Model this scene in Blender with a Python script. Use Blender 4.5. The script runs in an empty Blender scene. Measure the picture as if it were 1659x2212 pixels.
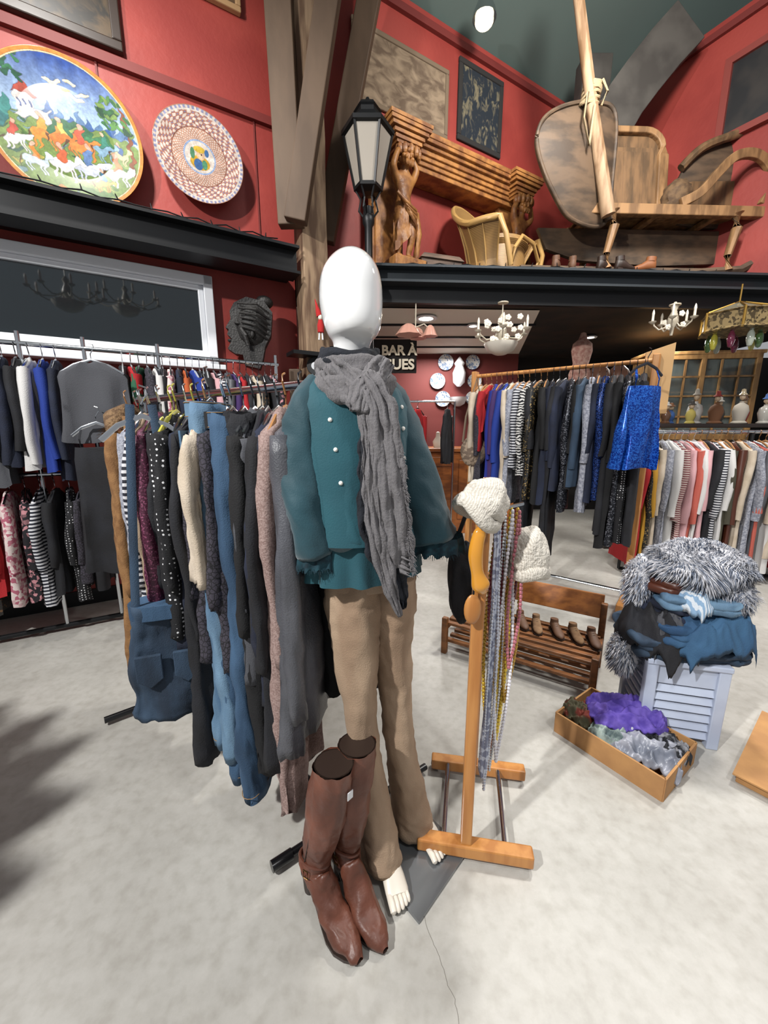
import bpy, bmesh, math, random
import numpy as np
from mathutils import Vector, Matrix, noise
random.seed(7)
sc=bpy.context.scene
R=random.random
def U(a,b): return a+(b-a)*random.random()
def C(h):
    h=h.lstrip('#'); o=[]
    for i in (0,2,4):
        x=int(h[i:i+2],16)/255; o.append(x/12.92 if x<=.04045 else ((x+.055)/1.055)**2.4)
    return (o[0],o[1],o[2],1)
# ---------------- materials
_m={}
def M(name,c1,c2=None,pat=None,scl=10,rough=.8,metal=0,bump=0,bsc=150,st=(1,1,1),lo=.4,hi=.6,dist=0,axis='X',emit=0,coat=0,trans=0,alpha=1,sheen=0,bst=(1,1,1),vc=False):
    if name in _m: return _m[name]
    m=bpy.data.materials.new(name); m.use_nodes=True; nt=m.node_tree; N=nt.nodes; L=nt.links
    b=N['Principled BSDF']; b.inputs['Roughness'].default_value=rough; b.inputs['Metallic'].default_value=metal
    if isinstance(c1,str): c1=C(c1)
    if isinstance(c2,str): c2=C(c2)
    b.inputs['Base Color'].default_value=c1
    if coat: b.inputs['Coat Weight'].default_value=coat
    if trans: b.inputs['Transmission Weight'].default_value=trans
    if sheen: b.inputs['Sheen Weight'].default_value=sheen
    if alpha<1: b.inputs['Alpha'].default_value=alpha
    if emit:
        b.inputs['Emission Color'].default_value=c1; b.inputs['Emission Strength'].default_value=emit
    tc=N.new('ShaderNodeTexCoord')
    if vc:
        a=N.new('ShaderNodeVertexColor'); a.layer_name='Col'; L.new(a.outputs['Color'],b.inputs['Base Color'])
    elif c2 is not None:
        mp=N.new('ShaderNodeMapping'); mp.inputs['Scale'].default_value=st; L.new(tc.outputs['Object'],mp.inputs['Vector'])
        fac=None
        if pat in ('stripe','zebra'):
            t=N.new('ShaderNodeTexWave'); t.bands_direction=axis; t.inputs['Scale'].default_value=scl; t.inputs['Distortion'].default_value=dist; t.inputs['Detail Scale'].default_value=1.5; fac=t.outputs['Fac']
        elif pat=='dots':
            t=N.new('ShaderNodeTexVoronoi'); t.inputs['Scale'].default_value=scl; t.inputs['Randomness'].default_value=dist; fac=t.outputs['Distance']
        elif pat=='edge':
            t=N.new('ShaderNodeTexVoronoi'); t.feature='DISTANCE_TO_EDGE'; t.inputs['Scale'].default_value=scl; fac=t.outputs['Distance']
        elif pat=='cell':
            t=N.new('ShaderNodeTexVoronoi'); t.inputs['Scale'].default_value=scl
            s=N.new('ShaderNodeSeparateColor'); L.new(t.outputs['Color'],s.inputs[0]); fac=s.outputs[0]
        else:
            t=N.new('ShaderNodeTexNoise'); t.inputs['Scale'].default_value=scl; t.inputs['Detail'].default_value=4; t.inputs['Distortion'].default_value=dist; fac=t.outputs['Fac']
        L.new(mp.outputs[0],t.inputs['Vector'])
        r=N.new('ShaderNodeValToRGB'); r.color_ramp.elements[0].position=lo; r.color_ramp.elements[1].position=hi
        r.color_ramp.elements[0].color=c1; r.color_ramp.elements[1].color=c2
        L.new(fac,r.inputs[0]); L.new(r.outputs[0],b.inputs['Base Color'])
    if bump:
        mp2=N.new('ShaderNodeMapping'); mp2.inputs['Scale'].default_value=bst; L.new(tc.outputs['Object'],mp2.inputs['Vector'])
        n=N.new('ShaderNodeTexNoise'); n.inputs['Scale'].default_value=bsc; n.inputs['Detail'].default_value=3; L.new(mp2.outputs[0],n.inputs['Vector'])
        bp=N.new('ShaderNodeBump'); bp.inputs['Strength'].default_value=bump; bp.inputs['Distance'].default_value=.01
        L.new(n.outputs['Fac'],bp.inputs['Height']); L.new(bp.outputs[0],b.inputs['Normal'])
    _m[name]=m; return m
# ---------------- mesh builder
class MB:
    def __init__(s): s.v=[]; s.f=[]; s.m=[]
    def add(s,vs,fs,mi=0,T=None):
        o=len(s.v)
        for p in vs:
            p=Vector(p)
            if T is not None: p=T@p
            s.v.append(p)
        for f in fs: s.f.append([i+o for i in f]); s.m.append(mi)
        return s
    def box(s,c,d,rz=0,mi=0,T=None,rx=0,ry=0,taper=1):
        x,y,z=d[0]/2,d[1]/2,d[2]/2
        vs=[]
        for k in (-1,1):
            q=taper if k>0 else 1
            for (a,b) in ((-1,-1),(1,-1),(1,1),(-1,1)): vs.append((a*x*q,b*y*q,k*z))
        A=Matrix.Translation(c)@Matrix.Rotation(rz,4,'Z')@Matrix.Rotation(ry,4,'Y')@Matrix.Rotation(rx,4,'X')
        if T is not None: A=T@A
        return s.add(vs,[(3,2,1,0),(4,5,6,7),(0,1,5,4),(1,2,6,5),(2,3,7,6),(3,0,4,7)],mi,A)
    def loft(s,rings,mi=0,cap=True,T=None,closed=False):
        n=len(rings[0]); vs=[p for r in rings for p in r]; fs=[]
        m=len(rings)
        for i in range(m if closed else m-1):
            j=(i+1)%m
            for k in range(n): fs.append((i*n+k,i*n+(k+1)%n,j*n+(k+1)%n,j*n+k))
        if cap and not closed: fs.append(tuple(range(n))[::-1]); fs.append(tuple((m-1)*n+k for k in range(n)))
        return s.add(vs,fs,mi,T)
    def tube(s,pts,rad,n=8,mi=0,cap=True,T=None,flat=1,up=(0,0,1),ph=0,closed=False):
        pts=[Vector(p) for p in pts]; k=len(pts)
        if not hasattr(rad,'__len__'): rad=[rad]*k
        rings=[]; up=Vector(up)
        for i,p in enumerate(pts):
            if closed: t=pts[(i+1)%k]-pts[i-1]
            else: t=pts[min(i+1,k-1)]-pts[max(i-1,0)]
            t.normalize(); a=t.cross(up)
            if a.length<.05: a=t.cross(Vector((1,0,0))) if abs(t.x)<.9 else t.cross(Vector((0,1,0)))
            a.normalize(); b=a.cross(t)
            rings.append([p+a*math.cos(2*math.pi*q/n+ph)*rad[i]+b*math.sin(2*math.pi*q/n+ph)*rad[i]*flat for q in range(n)])
        return s.loft(rings,mi,cap,T,closed)
    def lathe(s,prof,n=24,c=(0,0,0),mi=0,T=None,cap=True,sq=(1,1),ribs=0,ra=0):
        rings=[]
        for r,z in prof:
            rings.append([Vector((c[0]+sq[0]*r*(1+ra*math.cos(ribs*2*math.pi*k/n))*math.cos(2*math.pi*k/n),c[1]+sq[1]*r*(1+ra*math.cos(ribs*2*math.pi*k/n))*math.sin(2*math.pi*k/n),c[2]+z)) for k in range(n)])
        return s.loft(rings,mi,cap,T)
    def ell(s,c,r,nu=16,nv=10,mi=0,T=None,fn=None):
        if not hasattr(r,'__len__'): r=(r,r,r)
        rings=[]
        for i in range(nv+1):
            th=math.pi*(.02+.96*i/nv); ring=[]
            for k in range(nu):
                a=2*math.pi*k/nu; d=Vector((math.sin(th)*math.cos(a),math.sin(th)*math.sin(a),-math.cos(th)))
                q=1 if fn is None else fn(d)
                ring.append(Vector((c[0]+r[0]*d.x*q,c[1]+r[1]*d.y*q,c[2]+r[2]*d.z*q)))
            rings.append(ring)
        return s.loft(rings,mi,True,T)
    def prism(s,poly,t,T=None,mi=0,y0=0):
        n=len(poly); vs=[(p[0],y0,p[1]) for p in poly]+[(p[0],y0+t,p[1]) for p in poly]
        fs=[tuple(range(n)),tuple(range(2*n-1,n-1,-1))]+[(i,i+n,(i+1)%n+n,(i+1)%n) for i in range(n)]
        return s.add(vs,fs,mi,T)
def O(name,mb,mats,parent=None,label=None,cat=None,group=None,kind=None,loc=(0,0,0),rz=0,smooth=True,bev=0,sub=0,sharp=None,mesh=None,rot=None,world=False,wr=None):
    if mesh is None:
        me=bpy.data.meshes.new(name); me.from_pydata([tuple(v) for v in mb.v],[],mb.f); me.update()
        bm=bmesh.new(); bm.from_mesh(me); bmesh.ops.recalc_face_normals(bm,faces=bm.faces); bm.to_mesh(me); bm.free()
        for i,p in enumerate(me.polygons): p.material_index=mb.m[i]; p.use_smooth=smooth
        if wr:
            for (amp,s_) in wr: wrinkle(me,amp,s_)
    else: me=mesh
    if not isinstance(mats,(list,tuple)): mats=[mats]
    if mesh is None or len(me.materials)==0:
        for m in mats: me.materials.append(m)
    if smooth and sharp!=0 and mesh is None:
        try: me.set_sharp_from_angle(angle=math.radians(sharp or 45))
        except Exception: pass
    o=bpy.data.objects.new(name,me); sc.collection.objects.link(o)
    o.location=loc; o.rotation_euler=rot if rot is not None else (0,0,rz)
    if parent is not None:
        o.parent=parent
        if world: o.location=Vector(loc)-parent.location
    meta(o,label,cat,group,kind)
    if bev:
        b=o.modifiers.new('b','BEVEL'); b.width=bev; b.segments=2; b.limit_method='ANGLE'
    if sub:
        b=o.modifiers.new('s','SUBSURF'); b.levels=sub; b.render_levels=sub
    return o
def wrinkle(me,amp,s_):
    sd=Vector((U(0,50),U(0,50),U(0,50))); me.update()
    nr=[v.normal.copy() for v in me.vertices]
    for v,n in zip(me.vertices,nr):
        p=Vector((v.co.x*s_[0],v.co.y*s_[1],v.co.z*s_[2]))+sd
        p+=Vector((.35,.2,.3))*noise.noise(p*.5)*3
        q=noise.noise(p); val=(1-abs(q)*3.2)
        v.co+=n*amp*max(val,-1)
    me.update()
def meta(o,label=None,cat=None,group=None,kind=None):
    if label: o['label']=label
    if cat: o['category']=cat
    if group: o['group']=group
    if kind: o['kind']=kind
def E(name,label,cat,loc=(0,0,0),rz=0,group=None,rot=None,scale=None):
    o=bpy.data.objects.new(name,None); o.empty_display_size=.05; sc.collection.objects.link(o); o.location=loc; o.rotation_euler=rot if rot is not None else (0,0,rz)
    if scale: o.scale=scale
    meta(o,label,cat,group); return o
def skin(verts,edges,radii,sub=2,root=0):
    me=bpy.data.meshes.new('sk'); me.from_pydata(verts,edges,[]); o=bpy.data.objects.new('sk',me); sc.collection.objects.link(o)
    md=o.modifiers.new('k','SKIN'); md.use_smooth_shade=True
    if not me.skin_vertices: me.update()
    for i,r in enumerate(radii):
        v=me.skin_vertices[0].data[i]; v.radius=(r if hasattr(r,'__len__') else (r,r)); v.use_root=(i==root)
    s=o.modifiers.new('s','SUBSURF'); s.levels=sub
    dg=bpy.context.evaluated_depsgraph_get(); r=bpy.data.meshes.new_from_object(o.evaluated_get(dg))
    bpy.data.objects.remove(o); 
    for p in r.polygons: p.use_smooth=True
    return r
# ---------------- common materials
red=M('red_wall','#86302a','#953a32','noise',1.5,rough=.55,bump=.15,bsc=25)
redtrim=M('red_trim','#6a2521',rough=.6)
blk=M('black_steel','#141517',rough=.45,metal=.3)
chrome=M('chrome','#c9ccd0',rough=.15,metal=1)
woodp=M('pillar_wood','#5f4836','#8f775e','noise',6,rough=.8,st=(3,3,.4),bump=.3,bsc=12,bst=(4,4,.5))
woodb=M('brace_brown','#4a3828','#574433','noise',3,rough=.7,st=(2,2,.5),bump=.1,bsc=20)
pine=M('pine','#b98248','#a06a36','noise',8,rough=.45,st=(4,4,.5))
pineh=M('pine_dark','#84532c','#653f20','noise',8,rough=.5,st=(.5,4,4))
carv=M('carved_wood','#a3703c','#734828','noise',9,rough=.5,bump=.3,bsc=40)
rattan=M('rattan','#a98550','#70522f','stripe',40,rough=.5,axis='Z',lo=.2,hi=.7)
white=M('white_gloss','#e9e9e8',rough=.08,coat=1)
wpaint=M('white_paint','#dddfe3',rough=.4)
glassd=M('dark_glass','#161e22',rough=.03,metal=0,coat=1)
cream=M('cream','#ded6c6',rough=.5)
pearl=M('pearl','#f3efe6',rough=.15,coat=.5)
clear=M('clear_plastic','#dfe4e6',rough=.1,alpha=.55)
gold=M('brass','#b8924a',rough=.3,metal=.9)
# ---------------- setting
HC=1.38
SN,CS=.508,.861
WA=math.atan2(SN,CS)
def Wp(s,off,z=0): return Vector((-SN*off+CS*s,CS*off+SN*s,z))
def quadwall(name,a,b,z0,z1,mat,t=.12,side=1,**k):
    a=Vector((a[0],a[1])); b=Vector((b[0],b[1])); d=(b-a).normalized(); n=Vector((-d.y,d.x))*t*side
    mb=MB(); poly=[a,b,b+n,a+n]
    vs=[(p.x,p.y,z0) for p in poly]+[(p.x,p.y,z1) for p in poly]
    mb.add(vs,[(0,1,2,3),(4,5,6,7),(0,1,5,4),(1,2,6,5),(2,3,7,6),(3,0,4,7)])
    return O(name,mb,mat,kind='structure',smooth=False)
fm=bpy.data.materials.new('concrete'); fm.use_nodes=True
nt=fm.node_tree; N=nt.nodes; L=nt.links; b=N['Principled BSDF']; b.inputs['Roughness'].default_value=.38
tc=N.new('ShaderNodeTexCoord'); n1=N.new('ShaderNodeTexNoise'); n1.inputs['Scale'].default_value=2.6; n1.inputs['Detail'].default_value=9; n1.inputs['Roughness'].default_value=.75
n2=N.new('ShaderNodeTexNoise'); n2.inputs['Scale'].default_value=26; n2.inputs['Detail'].default_value=6
L.new(tc.outputs['Object'],n1.inputs['Vector']); L.new(tc.outputs['Object'],n2.inputs['Vector'])
r=N.new('ShaderNodeValToRGB'); r.color_ramp.elements[0].position=.3; r.color_ramp.elements[1].position=.7
r.color_ramp.elements[0].color=C('#9d9a93'); r.color_ramp.elements[1].color=C('#b7b5af'); L.new(n1.outputs['Fac'],r.inputs[0])
r2=N.new('ShaderNodeValToRGB'); r2.color_ramp.elements[0].position=.3; r2.color_ramp.elements[1].position=.55
r2.color_ramp.elements[0].color=(.84,.83,.81,1); r2.color_ramp.elements[1].color=(1,1,1,1); L.new(n2.outputs['Fac'],r2.inputs[0])
mx=N.new('ShaderNodeMix'); mx.data_type='RGBA'; mx.blend_type='MULTIPLY'; mx.inputs[0].default_value=.8
L.new(r.outputs[0],mx.inputs[6]); L.new(r2.outputs[0],mx.inputs[7]); L.new(mx.outputs[2],b.inputs['Base Color'])
bp=N.new('ShaderNodeBump'); bp.inputs['Strength'].default_value=.06; L.new(n2.outputs['Fac'],bp.inputs['Height']); L.new(bp.outputs[0],b.inputs['Normal'])
O('floor',MB().box((1.5,3.5,-.05),(12,11,.1)),fm,kind='structure',smooth=False)
rr=random.Random(4); pts=[(.115,.9),(.125,.84),(.15,.79),(.16,.74),(.175,.71),(.18,.66),(.2,.6),(.19,.5)]
mb=MB(); P=[]
for i in range(len(pts)-1):
    for k in range(6):
        t=k/6; P.append((pts[i][0]+(pts[i+1][0]-pts[i][0])*t+rr.uniform(-.002,.002),pts[i][1]+(pts[i+1][1]-pts[i][1])*t,.0004))
for a,b_ in zip(P[:-1],P[1:]): mb.add([(a[0]-.0006,a[1],a[2]),(a[0]+.0006,a[1],a[2]),(b_[0]+.0006,b_[1],b_[2]),(b_[0]-.0006,b_[1],b_[2])],[(0,1,2,3)])
O('floor_crack',mb,M('crackm','#6f6a62',rough=.9),kind='structure',smooth=False)
pA=Wp(-4,3.8); pP=Wp(1.3,3.8); cor=Wp(5.27,3.8)
quadwall('wall_left',pA,pP,0,5.3,red)
quadwall('wall_back',pP,cor,2.83,5.3,red)
cE=cor+Vector((SN,-CS,0))*5
quadwall('wall_right',cor,cE,2.83,5.3,red,side=1)
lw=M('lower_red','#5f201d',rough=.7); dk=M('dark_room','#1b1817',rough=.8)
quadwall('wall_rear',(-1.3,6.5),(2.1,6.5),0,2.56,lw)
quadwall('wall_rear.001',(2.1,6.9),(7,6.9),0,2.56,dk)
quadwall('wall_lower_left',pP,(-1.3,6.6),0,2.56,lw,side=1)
quadwall('wall_lower_right',(6.6,2.5),(6.6,7),0,2.56,M('greywall','#77736c',rough=.8),side=-1)
mz0=Vector((-.62,3.98)); mz1=Vector((5.2,4.34))
mb=MB(); poly=[mz0,mz1,(5.2,7.1),(-.95,7.1),(-.95,3.98)]
vs=[(p[0],p[1],2.56) for p in poly]+[(p[0],p[1],2.83) for p in poly]
n=5; mb.add(vs,[tuple(range(n)),tuple(range(2*n-1,n-1,-1))]+[(i,(i+1)%n,(i+1)%n+n,i+n) for i in range(n)])
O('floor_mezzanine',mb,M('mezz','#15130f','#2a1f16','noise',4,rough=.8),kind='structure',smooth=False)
mb=MB(); mb.add([(-.9,4.12,2.55),(1.55,4.24,2.55),(2.1,6.5,2.55),(-1.1,6.5,2.55)],[(0,1,2,3)])
for k in range(3): mb.box((.45,4.75+.6*k,2.54),(2.5,.03,.02),mi=1)
O('ceiling_lower',mb,[M('ceil_cream','#d8d3c8',rough=.7),blk],kind='structure',smooth=False)
roofm=M('roof','#5f6f6a','#55645f','noise',.6,rough=.8,lo=.2,hi=.8)
mb=MB(); mb.add([tuple(Wp(-4,3.95,5.28)),tuple(Wp(9,3.95,5.28)),tuple(Wp(9,.9,6.6)),tuple(Wp(-4,.9,6.6))],[(0,1,2,3)])
O('ceiling',mb,roofm,kind='structure',smooth=False)
def wallbox(mb,s0,s1,off0,off1,z0,z1,mi=0):
    c=Wp((s0+s1)/2,(off0+off1)/2,(z0+z1)/2); mb.box(c,(abs(s1-s0),abs(off1-off0),z1-z0),rz=WA,mi=mi)
mb=MB(); wallbox(mb,-4,1.3,3.76,3.8,3.84,3.9); O('trim_1',mb,redtrim,kind='structure',smooth=False)
mb=MB(); wallbox(mb,1.3,5.2,3.76,3.8,5.16,5.22); O('trim_2',mb,redtrim,kind='structure',smooth=False)
mb=MB(); wallbox(mb,-4,1.3,3.78,3.8,0,.12); O('baseboard_left',mb,blk,kind='structure',smooth=False)
mb=MB(); c=cor+Vector((SN,-CS,0))*2.5-Vector((CS,SN,0))*.02; mb.box((c.x,c.y,5.2),(.04,5,.06),rz=WA); O('trim_3',mb,redtrim,kind='structure',smooth=False)
for k,s in enumerate((-1.35,-.05,1.0)):
    mb=MB(); wallbox(mb,s,s+.012,3.79,3.801,2.95,3.84); O('trim_%d'%(4+k),mb,redtrim,kind='structure',smooth=False)
mb=MB(); wallbox(mb,-4,1.22,3.5,3.52,2.66,2.83); wallbox(mb,-4,1.22,3.42,3.62,2.83,2.85); wallbox(mb,-4,1.22,3.42,3.62,2.64,2.66); wallbox(mb,-4,1.22,3.52,3.8,2.68,2.72)
O('steel_beam',mb,blk,label='black steel beam running along the red wall',cat='beam',smooth=False)
mb=MB(); d=(mz1-mz0).normalized(); an=math.atan2(d.y,d.x); Lb=(mz1-mz0).length; cm=(mz0+mz1)/2
mb.box((cm.x,cm.y-.05,2.76),(Lb,.015,.13),rz=an); mb.box((cm.x,cm.y-.08,2.825),(Lb,.15,.02),rz=an); mb.box((cm.x,cm.y-.08,2.70),(Lb,.15,.02),rz=an); mb.box((cm.x,cm.y-.01,2.63),(Lb,.05,.16),rz=an,mi=1)
O('steel_beam',mb,[M('beam_grey','#353a3e',rough=.4,metal=.4),blk],label='dark grey steel beam edging the mezzanine floor',cat='beam',smooth=False)
def cable(pts,label):
    mb=MB(); P=[]
    for i in range(len(pts)-1):
        a,b=Vector(pts[i]),Vector(pts[i+1]); n=14
        for k in range(n):
            t=k/n; p=a.lerp(b,t); p.z+=.012*math.sin(t*40+i); P.append(p)
    mb.tube(P,.005,5)
    for q in P[::2]: mb.tube([q,q+Vector((U(-.01,.01),-.01,.03))],[.006,.003],5)
    O('string_lights',mb,blk,label=label,cat='string lights')
cable([Wp(-1.6,3.45,2.87),Wp(-.2,3.45,2.87),Wp(1.15,3.45,2.87)],'thin black string lights cable lying on steel beam')
cable([(-.1,3.92,2.853),(1.6,4.02,2.853),(3.4,4.14,2.853)],'black string lights cable draped along mezzanine beam')
# window
mb=MB()
s0,s1,z0,z1=-1.9,.58,1.92,2.6
for (a,b_,c_,d_) in ((s0,s1,z1-.07,z1),(s0,s1,z0,z0+.07),(s1-.07,s1,z0,z1),(s0,s0+.07,z0,z1)): wallbox(mb,a,b_,3.72,3.8,c_,d_)
for (a,b_,c_,d_) in ((s0+.07,s1-.07,z1-.11,z1-.07),(s0+.07,s1-.07,z0+.07,z0+.11),(s1-.11,s1-.07,z0+.07,z1-.07)): wallbox(mb,a,b_,3.75,3.8,c_,d_)
wallbox(mb,s0-.03,s1+.05,3.68,3.8,z0-.04,z0)
w=O('window_1',mb,wpaint,kind='structure',smooth=False,bev=.006)
mb=MB(); wallbox(mb,s0+.1,s1-.1,3.775,3.79,z0+.1,z1-.1); O('window_pane',mb,glassd,parent=w,smooth=False)
# pillar + braces
mb=MB(); 
rings=[]
for i in range(24):
    z=5.3*i/23; w_=.11+.004*math.sin(i*1.7)
    rings.append([Vector((-.63,3.78,z))+Matrix.Rotation(WA,3,'Z')@Vector((a*w_+.004*math.sin(i*2.3+a),b_*w_+.004*math.cos(i*3.1+b_),0)) for a,b_ in ((-1,-1),(1,-1),(1,1),(-1,1))])
mb.loft(rings); O('wooden_post',mb,woodp,label='rough timber post standing from floor to roof',cat='post',smooth=False,bev=.01)
def beam(pts,w,t,mat,name,label,rzh=0):
    mb=MB(); pts=[Vector(p) for p in pts]; rings=[]
    for i,p in enumerate(pts):
        d=(pts[min(i+1,len(pts)-1)]-pts[max(i-1,0)]).normalized(); y=Vector((-math.sin(rzh),math.cos(rzh),0)); x=d.cross(y).normalized()
        rings.append([p+x*a*w/2+y*b_*t/2 for a,b_ in ((-1,-1),(1,-1),(1,1),(-1,1))])
    mb.loft(rings); return O(name,mb,mat,label=label,cat='beam',smooth=False,bev=.008)
beam([(-.77,3.6,0),(-.77,3.6,1.9)],.1,.08,woodb,'timber_post','slim brown timber beside the main post')
beam([(-.75,3.6,3.0),(-.79,3.6,5.25)],.2,.1,woodb,'timber_brace','brown painted vertical timber bolted to the post')
beam([(-.70,3.52,3.0),(-.24,3.52,5.2)],.17,.1,woodb,'timber_brace','brown painted diagonal brace rising from the post')
beam([(-.54,3.98,3.05),(-.02,3.98,5.25)],.18,.1,woodb,'timber_brace','brown painted diagonal brace behind the post')
dkt=M('dark_timber','#4a4641','#37332f','noise',3,rough=.8)
beam([(2.2,4.75,4.2),(2.28,4.75,4.38),(2.4,4.75,4.6),(2.55,4.75,4.8),(2.74,4.75,5.03),(2.95,4.75,5.25)],.42,.2,dkt,'timber_brace','dark curved roof timber in the corner')
beam([(2.25,5.1,4.3),(2.25,5.1,5.25)],.3,.2,dkt,'timber_brace','dark upright roof timber in the corner')
def wallpic(name,label,s0,s1,z0,z1,frm,mt,fw=.06,off=3.8,depth=.05,canvas='painting'):
    mb=MB()
    for (a,b_,c_,d_) in ((s0,s1,z1-fw,z1),(s0,s1,z0,z0+fw),(s0,s0+fw,z0+fw,z1-fw),(s1-fw,s1,z0+fw,z1-fw)): wallbox(mb,a,b_,off-depth,off-.002,c_,d_)
    f=O(name,mb,frm,label=label,cat='picture',smooth=False,bev=.008)
    mb=MB(); wallbox(mb,s0+fw,s1-fw,off-depth*.6,off-.005,z0+fw,z1-fw); O(canvas,mb,mt,parent=f,smooth=False)
dfr=M('dark_frame','#2b1f18',rough=.4)
wallpic('framed_painting','dark oil painting in black-brown frame on red wall',-.95,.13,3.93,4.9,dfr,M('oil','#4a3a26','#1e1a15','noise',5,rough=.4,dist=2))
wallpic('framed_painting','brown canvas in light wooden frame on red wall',.5,.95,4.5,5.15,M('lfr','#a5825b',rough=.5),M('oil2','#6d5236','#43311f','noise',5,rough=.6),fw=.04)
wallpic('tapestry','faded beige woven tapestry hanging on red wall',1.9,2.99,4.32,4.92,M('tf','#6d5d4b',rough=.9),M('tap1','#8a7863','#5c4c3d','noise',7,rough=.95,dist=.8,lo=.35,hi=.62,st=(1,1,1.8)),fw=.04,depth=.03)
wallpic('tapestry','dark blue woven tapestry with pale figures',3.12,3.75,4.38,5.1,M('tf2','#22201f',rough=.9),M('tap2','#182029','#6d6550','noise',14,rough=.95,dist=1.5,lo=.5,hi=.66,st=(1,1,.6)),fw=.05,depth=.03)
cd=Vector((SN,-CS,0))
def cp(c,off,z): p=cor+cd*c-Vector((CS,SN,0))*off; return Vector((p.x,p.y,z))
mb=MB()
for (a,b_,c_,d_) in ((1.5,2.6,4.84,4.9),(1.5,2.6,4.18,4.24),(1.5,1.56,4.24,4.84)): mb.box(cp((a+b_)/2,.035,(c_+d_)/2),(.06,b_-a,d_-c_),rz=WA)
f=O('framed_painting',mb,M('fr3','#7a332c',rough=.6),label='large dark painting in reddish frame on red wall',cat='picture',smooth=False)
O('painting',MB().box(cp(2.05,.02,4.54),(.03,1.0,.62),rz=WA),M('oil3','#1c1c1e','#2e2a28','noise',4,rough=.5),parent=f,smooth=False)
# ---------------- painted plates
def inpoly(X,Y,pts):
    ins=np.zeros(X.shape,bool); n=len(pts); j=n-1
    for i in range(n):
        xi,yi=pts[i]; xj,yj=pts[j]
        c=((yi>Y)!=(yj>Y))&(X<(xj-xi)*(Y-yi)/((yj-yi) or 1e-9)+xi); ins^=c; j=i
    return ins
def hx(h): return np.array(C(h)[:3])
def vnoise(n,cells,seed):
    g=np.random.RandomState(seed).rand(cells+2,cells+2); t=np.linspace(0,cells,n,endpoint=False); i=t.astype(int); f=t-i; f=f*f*(3-2*f)
    a=g[i][:,i]; b=g[i][:,i+1]; c=g[i+1][:,i]; d=g[i+1][:,i+1]; fx=f[None,:]; fy=f[:,None]
    return (a*(1-fx)+b*fx)*(1-fy)+(c*(1-fx)+d*fx)*fy
def canvas(fn,n=560,outline=.55):
    ax=np.linspace(-1.03,1.03,n); X,Y=np.meshgrid(ax,ax)
    col=fn(X,Y); g=np.abs(np.roll(col,1,0)-col).sum(2)+np.abs(np.roll(col,1,1)-col).sum(2); e=np.clip(g*6,0,1); e=np.maximum(e,np.roll(e,1,0)*.8)
    shade=.5+.5*vnoise(n,60,1)*vnoise(n,22,2)+.22*vnoise(n,130,3)
    col=col*shade[...,None]; col=col*(1-outline*e[...,None])+hx('#2a2a3a')*outline*e[...,None]*.5
    return lambda x,y:col[np.clip(((y+1.03)/2.06*(n-1)).round().astype(int),0,n-1),np.clip(((x+1.03)/2.06*(n-1)).round().astype(int),0,n-1)]
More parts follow.
